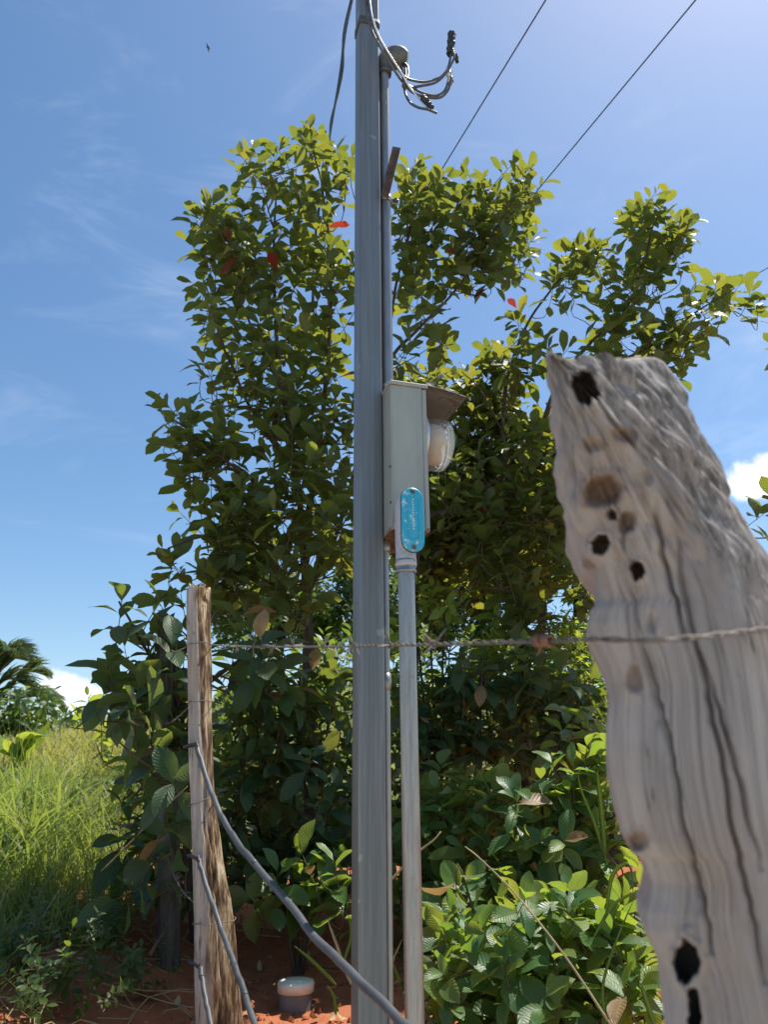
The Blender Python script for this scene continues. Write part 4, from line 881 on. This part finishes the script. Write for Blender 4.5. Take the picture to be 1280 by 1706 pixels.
# shrubs under the main tree
def bush(label, seed, Yb, foot, stems, rows, L, sp='big', dens=1.2, cat='shrub', **k2):
    p = plant('shrub', sp, label, cat, seed); k = dict(dY=.3, ln=(.12, .24), nl=(6, 10), open1=35); k.update(k2)
    for x, y in stems: p.limb([gpt(foot[0], foot[1], Yb + .15), (at(foot[0], foot[1] - 150, Yb + .15) * .5 + at(x, y + 150, Yb + .1) * .5), at(x, y, Yb + .05)], .011, .004, 'branch', True)
    p.lobes(rows, Yb, L, dens, **k); return p
bush('dark leafy shrub between the slim post and the pole', 6, 3.35, (480, 1560), [(420, 1150), (500, 1120), (550, 1200), (440, 1250), (520, 1330), (390, 1230)],
     [(410, 1130, 60, 44), (480, 1120, 70, 50), (550, 1130, 44, 60), (440, 1200, 60, 50), (520, 1230, 70, 60), (560, 1310, 34, 60), (450, 1290, 60, 50), (390, 1270, 40, 60), (520, 1350, 60, 40), (430, 1370, 60, 50), (480, 1420, 90, 40), (570, 1400, 30, 50), (400, 1430, 50, 30)], .14)
bush('low bright green shrub on the red earth left of the pole', 7, 2.95, (500, 1560), [(480, 1430), (530, 1440), (440, 1470)],
     [(500, 1415, 50, 26), (545, 1440, 36, 34), (470, 1450, 46, 28), (425, 1485, 28, 20), (520, 1475, 44, 20), (560, 1490, 24, 22)], .13, 'rib', 1.1, dY=.2, droop=.15)
bush('dense shrub right of the lower conduit at wire height', 8, 3.7, (800, 1600), [(720, 1150), (800, 1120), (880, 1150), (950, 1150), (760, 1250), (860, 1260)],
     [(700, 1130, 40, 60), (760, 1120, 60, 50), (840, 1110, 60, 60), (920, 1110, 60, 60), (985, 1130, 40, 60), (740, 1210, 70, 60), (830, 1210, 70, 60), (920, 1210, 70, 60), (990, 1220, 40, 60), (680, 1230, 34, 60)], .13, 'big', 1.15)
bush('shrub with ribbed leaves beside the thick near post', 9, 2.9, (930, 1650), [(900, 1300), (980, 1270), (840, 1330), (1000, 1370), (940, 1400)],
     [(960, 1180, 40, 30, .3), (990, 1240, 34, 50), (930, 1290, 60, 50), (990, 1330, 40, 50), (860, 1310, 54, 50), (790, 1300, 54, 60, .3), (720, 1320, 50, 60, .4), (930, 1380, 60, 40), (1010, 1400, 40, 40), (850, 1390, 60, 36), (700, 1400, 40, 50, .4), (780, 1380, 50, 40, .2), (720, 1470, 50, 40, .3), (800, 1460, 60, 40), (890, 1450, 60, 40), (970, 1450, 50, 40), (690, 1540, 34, 50, .3), (1050, 1470, 30, 40), (1060, 1540, 40, 40, .3), (1020, 1480, 40, 40, .2), (680, 1460, 30, 40, .3), (740, 1430, 40, 40, .3)], .118, 'rib', 1.5)
bush('sunlit shrub with ribbed leaves at the bottom right', 10, 2.25, (880, 1720), [(800, 1560), (880, 1540), (960, 1560), (1040, 1600), (760, 1640), (920, 1640)],
     [(790, 1520, 50, 40), (860, 1510, 54, 44), (940, 1500, 50, 44), (1010, 1500, 44, 44), (1040, 1570, 50, 40), (760, 1600, 40, 50), (840, 1590, 60, 44), (930, 1590, 60, 44), (1060, 1640, 44, 50), (800, 1670, 54, 44), (900, 1670, 60, 44), (990, 1660, 60, 50), (730, 1660, 30, 50), (740, 1530, 30, 40, .3)], .098, 'rib', 2.2, dY=.26, ln=(.08, .18))
lp = bush('slender sapling with glowing lime leaves right of the blue cover', 12, 3.9, (735, 1500), [(740, 990), (715, 1010), (690, 980)],
     [(720, 985, 34, 30), (745, 1010, 30, 40), (700, 1030, 30, 30), (662, 1030, 16, 30), (660, 1080, 16, 30), (850, 1030, 40, 20, .2), (930, 1030, 60, 24, .2), (980, 1040, 30, 24, .2)], .11, 'lime', .7, dY=.2)
bush('bright lime shrub glowing through the dark leaves behind the wire', 13, 4.0, (850, 1500), [(800, 1080), (880, 1060), (760, 1150)], [(800, 1080, 60, 30), (880, 1070, 60, 30), (960, 1080, 50, 30), (760, 1150, 50, 40), (840, 1150, 60, 30)], .10, 'lime', .8)
# branch tips entering at the right edge
e = plant('tree', 'tree', 'leafy branch tips poking in at the right edge', 'tree', 14)
e.limb([gpt(1640, 1500, 3.4), at(1620, 1000, 3.4), at(1560, 700, 3.4), at(1450, 560, 3.4), at(1330, 540, 3.4)], .04, .005, 'trunk', True)
e.limb([(1610, 960, 3.4), (1480, 840, 3.2), (1360, 810, 3.0)], .015, .004)
e.lobes([(1284, 566, 24, 10), (1400, 560, 60, 40), (1480, 620, 80, 60), (1420, 720, 60, 50)], 3.4, .125, .8, **kw)
e.lobes([(1292, 838, 30, 30), (1400, 830, 60, 60), (1500, 880, 70, 70), (1330, 950, 40, 40)], 3.0, .13, .9, **kw)
# left background: leafy tree
B = plant('tree', 'fine', 'small round leafy tree in front of the palm at far left', 'tree', 15)
B.limb([gpt(40, 1330, 10.5), at(40, 1260, 10.5), at(45, 1180, 10.5)], .07, .03, 'trunk', True)
B.lobes([(30, 1165, 40, 26), (78, 1158, 24, 18), (95, 1215, 30, 20), (20, 1210, 50, 34), (75, 1205, 34, 26), (50, 1250, 60, 30), (-30, 1190, 50, 60), (110, 1190, 24, 14)], 10.5, .16, .9, dY=.8, ln=(.3, .5), nl=(14, 20), upw=.4, open1=50)
B = plant('shrub', 'lime', 'small pale bush on the hill crest beyond the grass', 'shrub', 16)
B.lobes([(150, 1245, 24, 12), (115, 1255, 14, 10), (190, 1230, 18, 12)], 12.5, .14, .6, dY=.5, ln=(.3, .5), nl=(10, 14))
B = plant('shrub', 'lime', 'light green bush peeping out left of the large-leaved shrub', 'shrub', 17)
B.limb([gpt(250, 1420, 4.4), at(240, 1280, 4.4), at(215, 1200, 4.4)], .012, .004, 'branch', True)
B.lobes([(225, 1110, 30, 20), (150, 1160, 22, 20), (200, 1200, 34, 26), (215, 1270, 34, 30), (220, 1330, 34, 40), (200, 1400, 30, 30), (300, 1350, 30, 40)], 4.4, .11, .7, dY=.3)
B = plant('plant', 'lime', 'broad bright green leaves of a plant at the left edge', 'plant', 18)
for i in range(9):
    d = np.array([rng.normal(.2, .5), rng.normal(-.2, .4), rng.uniform(.2, 1)]); b0 = at(14 + rng.normal(0, 14), 1265 + rng.normal(0, 8), 6.2); nn = unit(np.cross(d, [rng.normal(), rng.normal(), .2])); B.leaf(b0, unit(d), nn, rng.uniform(.28, .42)); B.tw.tube([b0 - np.array([0, 0, .5]), b0], [.01, .006], 5)
for i, (x_, y_, Yw) in enumerate(((60, 1560, 2.7), (150, 1590, 2.6), (240, 1600, 2.75), (110, 1650, 2.45), (205, 1530, 3.0))):
    Wp = plant('weed', 'fine', ['small ferny weed at the left edge of the bank', 'small ferny weed in the shade of the bank, middle', 'small ferny weed on red earth near the slim post', 'small ferny weed low at the bottom left', 'small ferny weed under the large-leaved shrub', 'small ferny weed in the bottom left corner', 'small ferny weed at the bottom edge left of the slim post'][i], 'weed', 60 + i, 'ferny weeds on the bank')
    g0 = gpt(x_, y_, Yw)
    for k in range(9):
        d_ = np.array([Wp.r.normal(0, .6), Wp.r.normal(-.2, .5), .8]); tp_ = g0 + unit(d_) * Wp.r.uniform(.14, .3) + np.array([0, 0, .05])
        Wp.shoot(tp_, d_, Wp.r.uniform(.1, .18), 22, .038, .1, 80, 60, .5, .0012)
# dark wood closing the background
Wd = plant('background_wood', 'fine', None, None, 20)
Wd.lobes([(x, y, 70, 60) for x in range(420, 1060, 90) for y in range(1090, 1560, 90)], 5.4, .13, .55, dY=.6, ln=(.3, .6), nl=(12, 18))
Wd.lobes([(x, y, 60, 60) for x in range(320, 460, 80) for y in range(1180, 1480, 90)], 5.0, .13, .5, dY=.5, ln=(.3, .6), nl=(12, 18))

# ---- which leaves show: nearest in each small patch of the picture
allp = []
for i, p in enumerate(PLANTS):
    p.pos = np.array(p.pos); p.d = np.array(p.d); p.n = np.array(p.n); p.sc = np.array(p.sc)
    c = p.pos + p.d * p.sc[:, None] * .55; x, y, z = proj(c); vdir = (c - CAM) / np.linalg.norm(c - CAM, axis=1, keepdims=True)
    face = np.abs((p.n * vdir).sum(1)); size = p.sc * FPX / z * np.sqrt(.25 + face)
    allp.append(np.stack([np.full(len(x), i), np.arange(len(x)), x, y, z, size], 1)); p.px, p.py, p.size = x, y, size; p.vis = np.zeros(len(x), bool)
A_ = np.concatenate(allp); A_ = A_[(A_[:, 2] > 4) & (A_[:, 2] < 1276) & (A_[:, 3] > 4) & (A_[:, 3] < 1702)]
A_ = A_[np.argsort(A_[:, 4])]; seen = {}
for i, j, x, y, z, s in A_:
    k = (int(x // 11), int(y // 11))
    if k in seen: continue
    PLANTS[int(i)].vis[int(j)] = True; rr = max(1, int(s * .28 // 11))
    for a in range(-rr, rr + 1):
        for b_ in range(-rr, rr + 1):
            if a * a + b_ * b_ <= rr * rr: seen[(k[0] + a, k[1] + b_)] = 1
REDS = [(390, 388), (752, 425), (578, 380), (336, 640), (810, 852), (372, 445), (452, 432), (345, 432), (820, 485), (735, 432)]
def leaf_mats(p):
    z = p.n - p.d * (p.n * p.d).sum(1, keepdims=True); z /= np.linalg.norm(z, axis=1, keepdims=True); x = np.cross(p.d, z)
    return x, p.d, z
for p in PLANTS:
    S_ = SPEC[p.sp]; nL = len(p.pos); nv = len(S_['T']); var = p.r.integers(0, nv, nL); X, Yv, Z = leaf_mats(p)
    if p.label is None:
        root = None; sel = np.zeros(nL, bool)
    else:
        root = thing(p.name, p.label, p.cat, group=p.group)
        sc_ = np.where(p.vis & (p.px > 0) & (p.px < 1280) & (p.py > 0) & (p.py < 1706), p.size, -1); order = np.argsort(-sc_)[:300]; sel = np.zeros(nL, bool); sel[order[sc_[order] > 9]] = True
    red = set(); dry = set()
    if p.name == 'tree' and p.sp == 'tree':
        for rx_, ry_ in REDS:
            dd = np.hypot(p.px - rx_, p.py - ry_) + np.where(p.vis, 0, 300); j = int(np.argmin(dd))
            if dd[j] < 40: red.add(j); sel[j] = True
    if p.sp in ('rib', 'big') and sel.any(): dry = set(p.r.choice(np.nonzero(sel)[0], max(1, int(sel.sum() * .025)), replace=False).tolist())
    # crown: everything not built leaf by leaf
    rest = np.nonzero(~sel)[0]; VV, FF, UU, TT = [], [], [], []; off = 0
    for v in range(nv):
        ii = rest[var[rest] == v]
        if not len(ii): continue
        tv, tf, tu = S_['T'][v]; L = p.sc[ii][:, None, None]
        P = p.pos[ii][:, None] + L * (tv[None, :, 0:1] * X[ii][:, None] + tv[None, :, 1:2] * Yv[ii][:, None] + tv[None, :, 2:3] * Z[ii][:, None])
        k = len(tv); VV.append(P.reshape(-1, 3)); FF.append((tf[None] + (np.arange(len(ii)) * k)[:, None, None] + off).reshape(-1, 4)); UU.append(np.tile(tu, (len(ii), 1))); TT.append(np.repeat(p.r.random(len(ii)), k)); off += k * len(ii)
    crown = None
    if VV:
        if root is None:
            crown = mk('background_wood', np.concatenate(VV), np.concatenate(FF), M[S_['mats'][0]], None, True, 'stuff', np.concatenate(UU), np.concatenate(TT)); tag(crown, 'dark mass of leaves closing the gaps behind the shrubs', 'foliage')
        else:
            crown = mk('crown', np.concatenate(VV), np.concatenate(FF), M[S_['mats'][0]], root, True, 'stuff', np.concatenate(UU), np.concatenate(TT))
    for j in np.nonzero(sel)[0]:
        v = int(var[j]); mt = 'red_leaf' if j in red else 'dry_leaf' if j in dry else S_['mats'][0]; key = (v, mt)
        if key not in S_['mesh']:
            tv, tf, tu = S_['T'][v]; o = mk('leaf', tv, tf, M[mt], None, True, None, tu, np.full(len(tv), S_['tint'][v])); S_['mesh'][key] = o.data; col.objects.unlink(o); bpy.data.objects.remove(o)
        o = bpy.data.objects.new('leaf', S_['mesh'][key]); col.objects.link(o); o.parent = crown if crown else root
        L = p.sc[j]; o.matrix_local = Matrix(((X[j][0] * L, Yv[j][0] * L, Z[j][0] * L, p.pos[j][0]), (X[j][1] * L, Yv[j][1] * L, Z[j][1] * L, p.pos[j][1]), (X[j][2] * L, Yv[j][2] * L, Z[j][2] * L, p.pos[j][2]), (0, 0, 0, 1)))
        if mt == 'red_leaf': o['label'] = 'red leaf among the green ones'
    if p.tw.n:
        o = p.tw.build('twigs', M['twig'], root if root else crown, True, 'stuff')
    for part, P, rad in p.limbs:
        V, F = tube_geo(P, rad, 8); mk(part, V, F, M['bark'], root, True)

# ------------------------------------------------------------------ palm at far left
M['palm_leaf'] = leaf_mat('palm_leaf', [(.03, .06, .035), (.045, .08, .04), (.04, .07, .03)], [(.2, .3, .08), (.28, .36, .1), (.25, .3, .08)], .25, 2, .05, .4)
M['dead_frond'] = plain('dead_frond', (.20, .165, .13), .85, 0, .4, 30)
palm = thing('palm_tree', 'palm with arching fronds and one dead frond at the far left', 'palm')
YP = 12.5
pb = gpt(-40, 1330, YP); V, F = tube_geo([pb, at(-35, 1250, YP), at(-30, 1170, YP)], [.16, .13, .12], 10); mk('trunk', V, F, M['bark'], palm)
for fi, pts in enumerate(([(-30, 1170), (-5, 1125), (20, 1098), (44, 1100)], [(-30, 1172), (10, 1150), (45, 1120), (76, 1124)], [(-30, 1170), (-60, 1120), (-110, 1110)], [(-30, 1168), (-20, 1100), (-30, 1060), (-50, 1030)], [(-28, 1172), (20, 1165), (70, 1160), (100, 1180)], [(-20, 1180), (40, 1215), (95, 1208), (139, 1226)], [(-30, 1175), (-80, 1170), (-120, 1210)], [(-28, 1168), (10, 1132), (40, 1140), (62, 1160)], [(-30, 1168), (-8, 1105), (8, 1085), (28, 1086)])):
    P = spline([at(x, y, YP + (.4 * math.sin(fi * 2.1)) * k / 3) for k, (x, y) in enumerate(pts)], 10); dead = fi == 5
    fr = mk('frond', *tube_geo(P, np.linspace(.025, .006, len(P)), 5), plain('frond_rib', (.22, .22, .14), .6), palm); b = MB()
    T_ = np.gradient(P, axis=0); T_ /= np.linalg.norm(T_, axis=1, keepdims=True)
    for k in range(3, len(P)):
        t = k / len(P); ll = .52 * math.sin(math.pi * min(1, t * .85 + .12)) + .1
        for sub in (0, .33, .66):
            pp = P[k] - (P[k] - P[k - 1]) * sub
            for s in (-1, 1):
                sd_ = np.cross(T_[k], [0, 0, 1.]); d = unit(sd_ * s * (.3 if dead else .75) + T_[k] * .7 + np.array([0, 0, (-1.3 if dead else .25) + rng.normal(0, .12)]))
                q1_ = pp + d * ll * .55; q2_ = pp + d * ll + np.array([0, 0, -.22 * ll]); wv = unit(np.cross(d, [0, 1., .2])) * .010
                b.add([pp - wv * .6, pp + wv * .6, q1_ + wv, q1_ - wv, q2_], [(0, 1, 2, 3), (3, 2, 4)])
    o = b.build('leaflets', M['dead_frond'] if dead else M['palm_leaf'], fr, True, 'stuff')
    if dead: fr['label'] = 'dead grey frond drooping low'

# ------------------------------------------------------------------ grasses
def grass_mat(name, a, b_, tr):
    m = MT(name); t = m.n('ShaderNodeAttribute', attribute_name='tint').outputs['Fac']; c = m.ramp(t, [(0, a), (.62, b_), (.8, (.24, .22, .08)), (1, (.42, .34, .19))])
    m.set(c, .5, 0, .35); tb = m.n('ShaderNodeBsdfTranslucent'); tb.inputs[0].default_value = (*tr, 1); mx = m.n('ShaderNodeMixShader'); mx.inputs[0].default_value = .4
    m.l(m.p.outputs[0], mx.inputs[1]); m.l(tb.outputs[0], mx.inputs[2]); m.l(mx.outputs[0], m.o.inputs[0]); return m.m
M['grass'] = grass_mat('grass', (.07, .13, .025), (.13, .19, .04), (.42, .52, .08))
M['hill_grass'] = grass_mat('hill_grass', (.14, .17, .035), (.26, .25, .07), (.55, .54, .12))
M['straw'] = plain('straw', (.36, .28, .15), .8, 0, .3, 40)
def blades(base, h_, wdt, lean, bend, seed, seg=4):
    r = np.random.default_rng(seed); n = len(base); az = r.uniform(0, 6.28, n); la = lean * r.random(n) ** .8; L = h_ * r.uniform(.55, 1.15, n); bd = bend * r.uniform(.4, 1.3, n)
    t = np.linspace(0, 1, seg + 1); ang = la[:, None] + bd[:, None] * t[None] ** 1.3
    ds = L[:, None] / seg; hx = np.concatenate([np.zeros((n, 1)), np.cumsum(np.sin(ang[:, 1:]) * ds, 1)], 1); hz = np.concatenate([np.zeros((n, 1)), np.cumsum(np.cos(ang[:, 1:]) * ds, 1)], 1)
    C = np.stack([hx * np.cos(az)[:, None], hx * np.sin(az)[:, None], hz], -1) + base[:, None]
    fa = az + math.pi / 2 + r.normal(0, .5, n); wv = np.stack([np.cos(fa), np.sin(fa), 0 * fa], -1)[:, None] * (wdt * r.uniform(.6, 1.2, n))[:, None, None] * (1 - t[None, :, None] ** 2 * .95) * .5
    V = np.stack([C - wv, C + wv], 2).reshape(n, -1, 3); k = 2 * (seg + 1)
    f = np.array([[2 * i, 2 * i + 1, 2 * i + 3, 2 * i + 2] for i in range(seg)]); F = (f[None] + (np.arange(n) * k)[:, None, None]).reshape(-1, 4)
    return V.reshape(-1, 3), F, np.repeat(r.random(n), k)
def on_ground(x, y): return np.stack([x, y, gz(x, y) - .01], -1)
def scatter(n, pxr, Yr, seed, pw=1.0):
    r = np.random.default_rng(seed); Y = Yr[0] + (Yr[1] - Yr[0]) * r.random(n) ** pw; px = r.uniform(*pxr, n); x = (px - CX) / FPX * Y * 1.0
    return x, Y
def grass_obj(name, label, parts, mat):
    V, F, T_, off = [], [], [], 0
    for v, f, t in parts: V.append(v); F.append(f + off); T_.append(t); off += len(v)
    o = mk(name, np.concatenate(V), np.concatenate(F), mat, None, True, 'stuff', None, np.concatenate(T_)); tag(o, label, 'grass'); return o
# tall guinea grass in tussocks
r4 = np.random.default_rng(77); tus = []
for i in range(150):
    Yt = r4.uniform(3.5, 6.3); pxx = r4.uniform(-140, 120) if i % 3 else r4.uniform(-140, 190); x0 = (pxx - CX) / FPX * Yt
    k = int(r4.integers(26, 46)); tus.append(np.stack([x0 + r4.normal(0, .09, k), Yt + r4.normal(0, .09, k)], -1))
tb = np.concatenate(tus); g1 = blades(on_ground(tb[:, 0], tb[:, 1]), .50, .013, .7, 1.6, 1, 6)
x, y = scatter(3000, (-150, 270), (3.2, 6.5), 2); g2 = blades(on_ground(x, y), .42, .007, .6, 1.0, 3)
grass_obj('tall_grass', 'tall lush grass in the sun at the left', [g1, g2, blades(on_ground(tb[::14, 0], tb[::14, 1]), .58, .022, .6, 1.7, 12, 7), blades(on_ground(tb[::40, 0], tb[::40, 1]), .75, .006, .3, .5, 13, 5)], M['grass'])
x, y = scatter(16000, (-60, 330), (7, 15), 4, .8); g3 = blades(on_ground(x, y), .26, .013, .7, .9, 5, 3)
x, y = np.random.default_rng(6).uniform(-14, 8, 9000), np.random.default_rng(8).uniform(7, 17, 9000); g4 = blades(on_ground(x, y), .24, .018, .7, .9, 6, 3)
grass_obj('hill_grass', 'yellow green grass covering the hillside at the left', [g3, g4], M['hill_grass'])
x, y = scatter(6500, (-90, 300), (2.2, 4.2), 9); kp = (x < -.98 - .15 * (y - 2.3) + .28 * vnoise(x * 3, y * 3)); g5 = blades(on_ground(x[kp], y[kp]), .24, .006, .8, 1.3, 10)
grass_obj('short_grass', 'short shaded grass on the bank at lower left', [g5], M['grass'])
# dry stems and roots lying on the bank
r5 = np.random.default_rng(31); b = MB()
for i in range(120):
    x0, y0 = r5.uniform(-1.7, -.55), r5.uniform(2.4, 3.6); a = r5.uniform(0, 6.28); L = r5.uniform(.1, .4); P = []
    for t in np.linspace(0, 1, 5):
        xx, yy = x0 + math.cos(a) * L * t + .02 * math.sin(7 * t + i), y0 + math.sin(a) * L * t; P.append([xx, yy, float(gz(xx, yy)) + .008 + r5.uniform(0, .02) + .06 * t * r5.random()])
    b.tube(P, np.linspace(.0022, .001, 5), 4, False)
o = b.build('dry_stems', M['straw'], None, True, 'stuff'); tag(o, 'dry stems and rootlets littering the shaded bank', 'litter')
ch_v, ch_f, ch_o = [], [], 0
for i in range(260):
    x0, y0 = r5.uniform(-1.5, .35), r5.uniform(2.3, 3.6); L = r5.uniform(.012, .045); a = r5.uniform(0, 6.28); tv, tf, _ = SPEC['big']['T'][i % 8]
    ca2, sa2 = math.cos(a), math.sin(a); P = np.stack([(tv[:, 0] * ca2 - tv[:, 1] * sa2) * L + x0, (tv[:, 0] * sa2 + tv[:, 1] * ca2) * L + y0, np.abs(tv[:, 2]) * L * 1.3], -1); P[:, 2] += gz(P[:, 0], P[:, 1]) + .008
    ch_v.append(P); ch_f.append(tf + ch_o); ch_o += len(tv)
o = mk('leaf_litter', np.concatenate(ch_v), np.concatenate(ch_f), M['straw'], None, True, 'stuff'); tag(o, 'dry leaf fragments strewn on the red earth', 'litter')
# single stalks that stand out
def stalk(pts, w_, label, mat, name='grass_blade', tube=False):
    P = spline([at(*p) for p in pts], 6); 
    if tube: V, F = tube_geo(P, np.linspace(w_, w_ * .5, len(P)), 5)
    else:
        n = len(P); t = np.linspace(0, 1, n); T_ = np.gradient(P, axis=0); sd_ = np.cross(T_, P - CAM); sd_ /= np.linalg.norm(sd_, axis=1, keepdims=True); hw = w_ * np.minimum(1, 6 * t + .35) * (1 - t ** 3)
        nb_ = np.cross(sd_, T_); nb_ /= np.linalg.norm(nb_, axis=1, keepdims=True)
        V = np.stack([P - sd_ * hw[:, None], P + nb_ * hw[:, None] * .35, P + sd_ * hw[:, None], P + nb_ * (hw[:, None] * .35 - .0006)], 1).reshape(-1, 3)
        F = [(4 * i + a, 4 * i + (a + 1) % 4, 4 * i + 4 + (a + 1) % 4, 4 * i + 4 + a) for i in range(n - 1) for a in range(4)]
    o = mk(name, V, F, mat, None, True, None, None, np.full(len(V), .4)); tag(o, label, 'grass' if not tube else 'stem')
G_ = M['grass']
stalk([(1008, 1430, 2.5), (1003, 1360, 2.5), (998, 1310, 2.48), (995, 1282, 2.46)], .008, 'upright green grass blade beside the thick post, wider one', G_)
stalk([(1012, 1440, 2.5), (990, 1370, 2.5), (970, 1320, 2.5), (962, 1285, 2.48)], .005, 'upright green grass blade leaning left beside the thick post', G_)
stalk([(1010, 1520, 2.1), (1020, 1460, 2.08), (1040, 1440, 2.05), (1052, 1448, 2.03), (1056, 1500, 2.02)], .005, 'bent bright grass blade arching over beside the thick post', G_)
stalk([(990, 1560, 2.1), (1020, 1510, 2.08), (1050, 1490, 2.05), (1085, 1480, 2.0)], .004, 'pale grass blade pointing right at the thick post', G_)
stalk([(1010, 1706, 2.0), (1005, 1640, 2.0), (1030, 1560, 2.0), (1060, 1490, 2.0)], .0035, 'long green grass blade rising in the bottom right shrub', G_)
stalk([(1090, 1706, 1.9), (1075, 1660, 1.9), (1068, 1635, 1.9)], .006, 'short green grass blade at the foot of the thick post', G_)
stalk([(1020, 1710, 1.95), (940, 1590, 1.97), (860, 1490, 2.0), (800, 1430, 2.02), (775, 1410, 2.05)], .0028, 'long straw coloured stem slanting through the sunlit shrub', M['straw'], 'dry_stem', True)
stalk([(648, 1470, 2.6), (690, 1425, 2.55), (722, 1400, 2.5), (735, 1385, 2.5)], .004, 'bare twig crossing behind the lower conduit', M['straw'], 'bare_twig', True)
stalk([(170, 1450, 2.9), (230, 1390, 2.75), (280, 1340, 2.65), (312, 1310, 2.55)], .004, 'long dry twig slanting up to the slim post', M['straw'], 'bare_twig', True)
stalk([(250, 1590, 2.6), (262, 1570, 2.6), (280, 1540, 2.65), (285, 1500, 2.7)], .007, 'short stick standing in the earth left of the slim post', M['bark'], 'stick', True)
for i, (a, b_, c_) in enumerate((((655, 1700), (650, 1620), (672, 1560)), ((690, 1690), (668, 1640), (650, 1590)), ((560, 1640), (520, 1600), (490, 1575)), ((585, 1640), (560, 1570), (545, 1530)), ((570, 1610), (585, 1560), (580, 1520)), ((720, 1700), (740, 1640), (770, 1590)), ((590, 1640), (600, 1590), (610, 1560)), ((560, 1690), (556, 1660), (545, 1640)))):
    stalk([(*a, 2.5), (*b_, 2.5), (*c_, 2.5)], .005, ['grass blade right of the pole foot', 'grass blade crossing between pole and lower conduit', 'grass blade lying left across the red earth', 'tall grass blade just left of the pole', 'second tall grass blade left of the pole', 'grass blade right of the lower conduit foot', 'grass blade hidden partly by the pole', 'short grass blade beside the pipe stub'][i], G_ if i % 3 else M['straw'])
# a bird far off
bp_ = at(347, 80, 16); V, F = tube_geo([bp_ + np.array([-.06, 0, .03]), bp_ + np.array([-.03, 0, .018]), bp_, bp_ + np.array([.04, 0, -.012]), bp_ + np.array([.065, 0, -.02])], [.004, .014, .02, .016, .004], 8)
bd = mk('bird', V, F, M['black_cable'], None, True); tag(bd, 'tiny dark bird flying in the blue sky at upper left', 'bird')
for s in (-1, 1):
    q = [bp_ + np.array([.02, 0, .0]), bp_ + np.array([-.02, 0, .0]), bp_ + np.array([-.03, s * .07, .02]), bp_ + np.array([.01, s * .08, .025]), bp_ + np.array([-.02, s * .15, .0])]
    V = np.array(q + [p - np.array([0, 0, .004]) for p in q]); F = [(0, 1, 2, 3), (3, 2, 4), (8, 7, 6, 5), (9, 7, 8), (0, 5, 6, 1), (0, 3, 8, 5), (1, 6, 7, 2), (3, 4, 9, 8), (2, 7, 9, 4)]; mk('wing', V, F, M['black_cable'], bd)

# put every thing's empty at its base without moving its parts
for o in list(col.objects):
    if o.type == 'EMPTY':
        pts = [c for ch in o.children if ch.type == 'MESH' and len(ch.data.vertices) for c in (np.array(v.co) for v in (ch.data.vertices[0], ch.data.vertices[len(ch.data.vertices) // 2], ch.data.vertices[-1]))]
        if pts:
            b0 = Vector(np.array(pts)[np.argmin(np.array(pts)[:, 2])]); o.location = b0
            for ch in o.children: ch.matrix_parent_inverse = Matrix.Translation(-b0)
